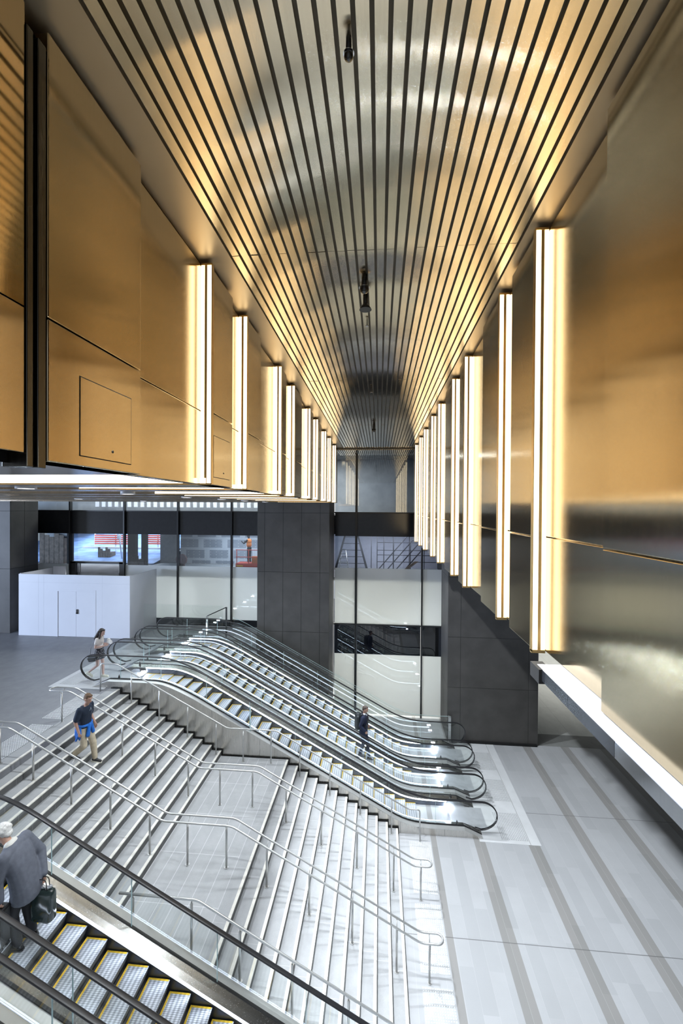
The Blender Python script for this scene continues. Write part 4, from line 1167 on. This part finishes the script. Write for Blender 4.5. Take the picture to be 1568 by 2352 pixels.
# ---- grey-haired man on the front escalator
def grey_man(loc, rz):
    f = Fig('person', loc, rz, 'stooped man with white hair in a grey suit jacket, riding up the front escalator', 1.0)
    hl, hr = V((-.02, .10, .92)), V((-.02, -.10, .92)); kl, kr = V((.08, .11, .50)), V((.03, -.11, .49)); al, ar = V((.0, .11, .095)), V((-.06, -.11, .095))
    hc = V((.33, -.02, 1.62)); HR = rot('Y', .45) @ rot('Z', .25)
    b = MB(); trunk(b, [(-.03, .85, .11, .16), (.0, 1.0, .11, .155), (.06, 1.2, .11, .16), (.13, 1.36, .10, .17), (.16, 1.45, .06, .10)]); b.cap((.16, 0, 1.42), (.29, -.01, 1.57), .062, .058)
    sl, sr = V((.13, .215, 1.43)), V((.13, -.215, 1.43)); el, er = V((.16, .29, 1.14)), V((-.06, -.29, 1.16)); w1_, w2_ = V((.12, .30, .90)), V((-.20, -.15, .91))
    for s_, e_, w_ in ((sl, el, w1_), (sr, er, w2_)): b.cap(s_, e_, .054, .046); b.cap(e_, w_, .044, .03)
    f.hand(b, w1_, (0, 0, -1), (0, -1, 0), .85, 1); f.hand(b, w2_, (-.15, .1, -1), (0, 1, 0), .85, -1)
    for h, k, a in ((hl, kl, al), (hr, kr, ar)): b.cap(h, k, .088, .06); b.cap(k, a, .056, .038)
    f.head(b, hc, HR); body = fuse('body', b, M['skin_b'], f.r, .0075, 2); f.face(hc, HR, body)
    q = lambda x, y, z: hc+HR @ V((x, y, z))
    h = MB(); h.ball(q(-.030, 0, .040), (.108, .098, .112), 16, 10, rot=HR); h.ball(q(.035, 0, .105), (.06, .068, .032), 10, 6, rot=HR); h.ball(q(-.075, 0, -.03), (.055, .078, .06), 10, 6, rot=HR)
    for k in range(14):
        a = 2*PI*k/14; h.ball(q(-.035+.082*math.cos(a), .080*math.sin(a), .055+.02*math.sin(3*a)), .034, 8, 6)
    fuse('hair', h, plain('white_hair', (.74, .72, .68), .8, var=.12, scale=45), f.r, .008, 2)
    t = MB(); trunk(t, [(-.06, .72, .17, .225), (-.05, .84, .175, .225), (-.02, .98, .170, .215), (.03, 1.14, .165, .215), (.09, 1.30, .160, .235), (.13, 1.42, .125, .235), (.16, 1.50, .075, .13)])
    t.cap((.13, .19, 1.43), (.13, -.19, 1.43), .085, .085)
    for s_, e_, w_ in ((sl, el, w1_), (sr, er, w2_)): t.cap(s_, e_, .088, .074); t.cap(e_, e_+(w_-e_)*.98, .072, .058)
    # loose folds running down the back and a vent
    for y, x0, z0_, x1, z1_ in ((.05, -.06, 1.28, -.205, .80), (-.06, -.05, 1.22, -.21, .76), (.13, -.03, 1.2, -.16, .82), (-.14, -.02, 1.25, -.17, .86)):
        t.cap((x0, y, z0_), (x1, y*1.15, z1_), .018, .026, n=8)
    fuse('suit_jacket', t, plain('grey_wool', (.125, .135, .165), .85, var=.10, scale=14), f.r, .011, 4)
    c = MB(); c.cap((.185, -.04, 1.48), (.185, .04, 1.48), .068, .068); fuse('shirt_collar', c, plain('pale_shirt', (.7, .68, .62), .7), f.r, .009, 2)
    tr = MB(); tr.ball((-.02, 0, .9), (.13, .17, .12))
    for h_, k, a in ((hl, kl, al), (hr, kr, ar)): tr.cap(h_, k, .105, .080); tr.cap(k, a+(k-a)*.04, .076, .064)
    fuse('trousers', tr, plain('black_trousers', (.010, .010, .012), .8), f.r, .011, 3)
    for a in (al, ar): shoe(f, a, (1, 0, 0), plain('black_leather_b', (.012, .012, .012), .3), M['black'])
    return f
mx, my = -7.30, 10.05
man_tee((mx, my, floor_at(mx+.22)), -.05)
woman((-9.36, 13.62, ZU+.006), .10)
sx = -.52
suit_man((sx, 15.42, rest(sx-.10)), -.12, rest(sx-.10)-rest(sx+.22))
gx = -5.26
grey_man((gx, 5.92, rest(gx)), PI+.10)

# backpack of the suit man, bags of the others
bp = empty('backpack', (sx-.22, 15.45, rest(sx)+1.0), 'dark backpack worn on the back of the man in the navy suit', 'backpack')
ABS[bp.name] = V((0, 0, 0)); bp.location = (sx, 15.42, rest(sx-.10)); bp.rotation_euler = (0, 0, -.12)
m = MB(); m.cap((-.20, .0, 1.42), (-.20, 0, 1.02), .12, .13, n=12); m.cap((-.18, .09, 1.38), (-.18, .09, 1.02), .08, .09, n=10); m.cap((-.18, -.09, 1.38), (-.18, -.09, 1.02), .08, .09, n=10)
fuse('pack_body', m, plain('black_green_nylon', (.018, .024, .028), .6), bp, .012, 3)
for s_ in (-1, 1): MB().tube([(-.14, s_*.11, 1.42), (.0, s_*.13, 1.53), (.13, s_*.12, 1.42), (.165, s_*.12, 1.25), (.06, s_*.2, 1.08), (-.10, s_*.15, 1.02)], .018, 8).build('strap', M['black'], bp)
sb = empty('shoulder_bag', (-9.36, 13.62, ZU), 'black shoulder bag hanging behind the woman in the patterned skirt', 'bag')
ABS[sb.name] = V((-9.36, 13.62, ZU)); q0 = V((-9.36, 13.62, ZU))
m = MB(); m.cap(q0+V((-.20, -.22, .74)), q0+V((.08, -.24, .78)), .075, .065, n=10); m.cap(q0+V((-.18, -.22, .66)), q0+V((.0, -.24, .68)), .06, .05, n=10)
fuse('bag_body', m, M['black'], sb, .012, 3)
MB().tube([q0+V((-.18, -.22, .78)), q0+V((-.16, -.20, 1.05)), q0+V((-.02, -.16, 1.36)), q0+V((.0, -.2, 1.1)), q0+V((.06, -.24, .8))], .008, 6).build('strap', plain('grey_strap', (.2, .2, .2), .6), sb)
pb = MB(); c0 = V((-9.36, 13.62, ZU+1.20))+V((.30, .03, 0))
for k in range(7): pb.ball(c0+V((random.uniform(-.05, .07), random.uniform(-.05, .05), random.uniform(-.05, .09))), random.uniform(.045, .07), 8, 6)
hb2 = empty('paper_bag', c0, 'crumpled white paper bag held in both hands by the woman', 'bag'); fuse('paper', pb, plain('white_paper', (.82, .8, .78), .8), hb2, .012, 1)
bc = empty('cloth', (mx, my, 0), 'small blue cloth in the hand of the man in the navy t-shirt', 'cloth')
ABS[bc.name] = V((0, 0, 0)); bc.location = (mx, my, floor_at(mx+.22)); bc.rotation_euler = (0, 0, -.05)
m = MB(); m.cap((.03, -.235, .80), (-.02, -.25, .69), .03, .026, n=8); m.cap((.06, -.22, .78), (.05, -.22, .70), .028, .02, n=8); fuse('folded_cloth', m, plain('blue_cloth', (.03, .14, .5), .8), bc, .009, 2)
# suitcase and shopping bag
zb = rest(-5.0)
sc_ = empty('suitcase', (-5.42, 5.65, rest(-5.4)), 'black wheeled suitcase held in front of the stooped grey-haired man', 'suitcase')
z0 = rest(-5.4)
MB().box(-5.60, -5.28, 5.56, 5.74, z0+.06, z0+.60).build('shell', M['black'], sc_, bevel=.03)
MB().tube([(-5.54, 5.65, z0+.6), (-5.54, 5.65, z0+.80), (-5.36, 5.65, z0+.80), (-5.36, 5.65, z0+.6)], .012, 8).build('pull_handle', M['chrome'], sc_)
for x in (-5.56, -5.32):
    MB().cyl((x, 5.58, z0+.032), (x, 5.61, z0+.032), .032, n=12).cyl((x, 5.69, z0+.032), (x, 5.72, z0+.032), .032, n=12).build('wheel', M['gasket'], sc_)
MB().box(-5.50, -5.40, 5.553, 5.56, z0+.46, z0+.52).build('tag', M['hoard'], sc_)
z1 = rest(-4.98)+.08
sbg = empty('shopping_bag', (-5.04, 6.02, z1+.1), 'dark green glossy shopping bag hanging behind the stooped grey-haired man', 'bag')
mm = MB(); rings = []
for z, a, b in ((.18, .13, .05), (.22, .17, .075), (.40, .18, .085), (.60, .17, .07), (.66, .16, .05)):
    rings.append([V((-5.02+a*math.copysign(abs(math.cos(t))**.5, math.cos(t)), 6.02+b*math.copysign(abs(math.sin(t))**.5, math.sin(t))+.008*math.sin(t*5+z*20), z1+z)) for t in [2*PI*k/20 for k in range(20)]])
mm.loft(rings, 0, True); mm.build('bag_body', plain('dark_green_plastic', (.018, .03, .028), .18, 0, .6), sbg)
for y in (5.99, 6.05): MB().tube(fillet([(-5.11, y, z1+.64), (-5.10, y, z1+.82), (-4.96, y, z1+.82), (-4.94, y, z1+.64)], .05), .007, 6).build('handle', M['black'], sbg)
mm = MB()
for k in range(6): mm.ball((-5.10+.035*k, 6.02+.02*(k % 2), z1+.66+.012*(k % 3)), .03, 8, 6)
fuse('wrapped_contents', mm, plain('silver_wrap', (.6, .62, .65), .25, .6), sbg, .010, 1)

# worker on the lift
f = Fig('person', (-6.95, 22.5, 6.78), PI*.9, 'worker in an orange vest standing on the lift behind the glass')
b = MB(); b.ball((0, 0, .8), (.1, .14, .1)); b.ball((.02, 0, 1.1), (.11, .15, .2)); b.ball((.06, 0, 1.45), (.09, .075, .11)); b.cap((.02, 0, 1.25), (.05, 0, 1.4), .05, .05)
for s_ in (-1, 1): b.cap((0, .08*s_, .8), (.02, .09*s_, .42), .075, .055); b.cap((.02, .09*s_, .42), (0, .09*s_, .08), .055, .05); b.cap((.03, .17*s_, 1.22), (.22, .18*s_, 1.05), .05, .04); b.cap((.22, .18*s_, 1.05), (.42, .12*s_, 1.15), .04, .03)
fuse('body', b, M['dark_room'], f.r, .012, 2)
m = MB(); m.ball((.02, 0, .98), (.13, .17, .18)); m.ball((.02, 0, 1.15), (.13, .175, .17)); fuse('vest', m, M['orange'], f.r, .012, 2)
MB().ball((.06, 0, 1.52), (.11, .10, .075), 12, 8).build('helmet', M['wood'], f.r)

# ================================================================== CEILING DEVICES
def device(y, z_drop, r, label, name, kind, cat):
    o = empty(name, (-.185, y, ZC), label, cat)
    if kind == 'camera':
        MB().cyl((-.185, y, ZC-z_drop*.55), (-.185, y, ZC+.05), r*.45, n=12).build('mount', M['black'], o)
        MB().ball((-.185, y, ZC-z_drop*.72), (r*.75, r*.75, r*.75), 14, 10).build('lens_dome', plain('smoked_dome', (.02, .02, .02), .08, 0, .8), o)
        MB().cyl((-.185, y, ZC-z_drop*.62), (-.185, y, ZC-z_drop*.5), r*.9, r*.6, n=16).build('shroud', M['chrome'] if z_drop < .2 else M['black'], o)
    elif kind == 'speaker':
        MB().cyl((-.185, y, ZC-z_drop*.6), (-.185, y, ZC+.05), r*.4, n=12).build('mount', M['black'], o)
        MB().cyl((-.185, y, ZC-z_drop), (-.185, y, ZC-z_drop*.6), r, r*.5, n=20).build('horn', M['black'], o)
    else:
        MB().cyl((-.185, y, ZC-z_drop), (-.185, y, ZC+.05), r*.35, n=8).build('pipe', M['black'], o)
        MB().cyl((-.185, y, ZC-z_drop-.01), (-.185, y, ZC-z_drop), r, n=12).build('deflector', M['chrome'], o)
device(2.36, .13, .035, 'small security camera hanging from the ceiling baffles closest to the viewer', 'security_camera', 'camera', 'camera')
device(4.83, .15, .07, 'dark dome camera hanging from the baffles just above the round speaker', 'security_camera', 'camera', 'camera')
device(5.22, .16, .075, 'black round speaker hanging under the ceiling baffles', 'ceiling_speaker', 'speaker', 'speaker')
device(5.9, .06, .02, 'small sprinkler head just beyond the round black ceiling speaker', 'sprinkler', 'sprinkler', 'sprinkler')
device(9.2, .08, .025, 'small sprinkler head halfway along the ceiling baffles', 'sprinkler', 'sprinkler', 'sprinkler')
device(13.2, .22, .08, 'dark camera hanging near the far end of the ceiling baffles', 'security_camera', 'camera', 'camera')

# ================================================================== LIGHT
def lamp(name, kind, loc, power, col, aim=None, **kw):
    l = bpy.data.lights.new(name, kind); l.energy = power; l.color = col
    for k, v in kw.items(): setattr(l, k, v)
    o = bpy.data.objects.new(name, l); COL.objects.link(o); o.location = loc
    if aim is not None: o.rotation_euler = (Vector(aim)-Vector(loc)).to_track_quat('-Z', 'Y').to_euler()
    return o
CW = (.86, .93, 1.)
# cool spots along both edges of the hall ceiling
for y in (3.0, 6.0, 9.0, 12.0, 15.0):
    lamp('hall_spot', 'SPOT', (-1.69, y, 12.27), 3000, CW, (4.4, y+.2, 0), spot_size=1.3, spot_blend=.6, shadow_soft_size=.05)
for y in (4.5, 7.5, 10.5, 13.5, 16):
    lamp('hall_spot', 'SPOT', (1.40, y, 12.27), 1300, CW, (-3.5, y, 2), spot_size=1.2, spot_blend=.6, shadow_soft_size=.05)
for x, y in spots:
    inner = x < -6  # added row, brightens the upper floor and hoarding
    lamp('soffit_spot', 'SPOT', (x, y, 9.93), 420 if inner else 360, CW, (x-.6, y+.8, 0) if inner else (x, y, 0), spot_size=2.3 if inner else 1.5, spot_blend=.7, shadow_soft_size=.08)
# daylight from the open street side, then lights added to make the film glow
lamp('daylight_side', 'AREA', (-36, 4, 7.2), 10000, (.60, .74, 1.), (-12, 14, 4.6), shape='RECTANGLE', size=10, size_y=4.5)
lamp('film_back_light', 'AREA', (.5, 23.2, 3.2), 640, (1., .98, .92), (.5, 20, 3.2), shape='RECTANGLE', size=6, size_y=6)
lamp('film_back_light', 'AREA', (-9.5, 23.2, 5.2), 760, (.93, .97, 1.), (-9.5, 20, 5.2), shape='RECTANGLE', size=12, size_y=2)
# room lights behind the glass
lamp('room_light', 'AREA', (-7.5, 22.6, 8.45), 130, (.82, .9, 1.), (-7.5, 22.6, 0), shape='RECTANGLE', size=4, size_y=2)
lamp('room_light', 'AREA', (.4, 22.0, 8.45), 120, (.88, .88, 1.), (.4, 22.4, 0), shape='RECTANGLE', size=4, size_y=1.5)
lamp('street_light', 'AREA', (-17, 27.5, 8.46), 900, (.78, .87, 1.), (-17, 27.5, 0), shape='RECTANGLE', size=8, size_y=7)
lamp('upper_room_light', 'AREA', (-10, 23, 12.6), 1700, (.97, .97, .97), (-10, 23.5, 0), shape='RECTANGLE', size=16, size_y=2.5)
lamp('far_room_light', 'AREA', (12, 31, 7.9), 520, (1., .99, .93), (12, 31, 0), shape='RECTANGLE', size=9, size_y=18, spread=1.1)
w = bpy.data.worlds.new('world'); SC.world = w; w.use_nodes = True
bg = w.node_tree.nodes['Background']; bg.inputs[0].default_value = (.80, .88, 1., 1); bg.inputs[1].default_value = .45
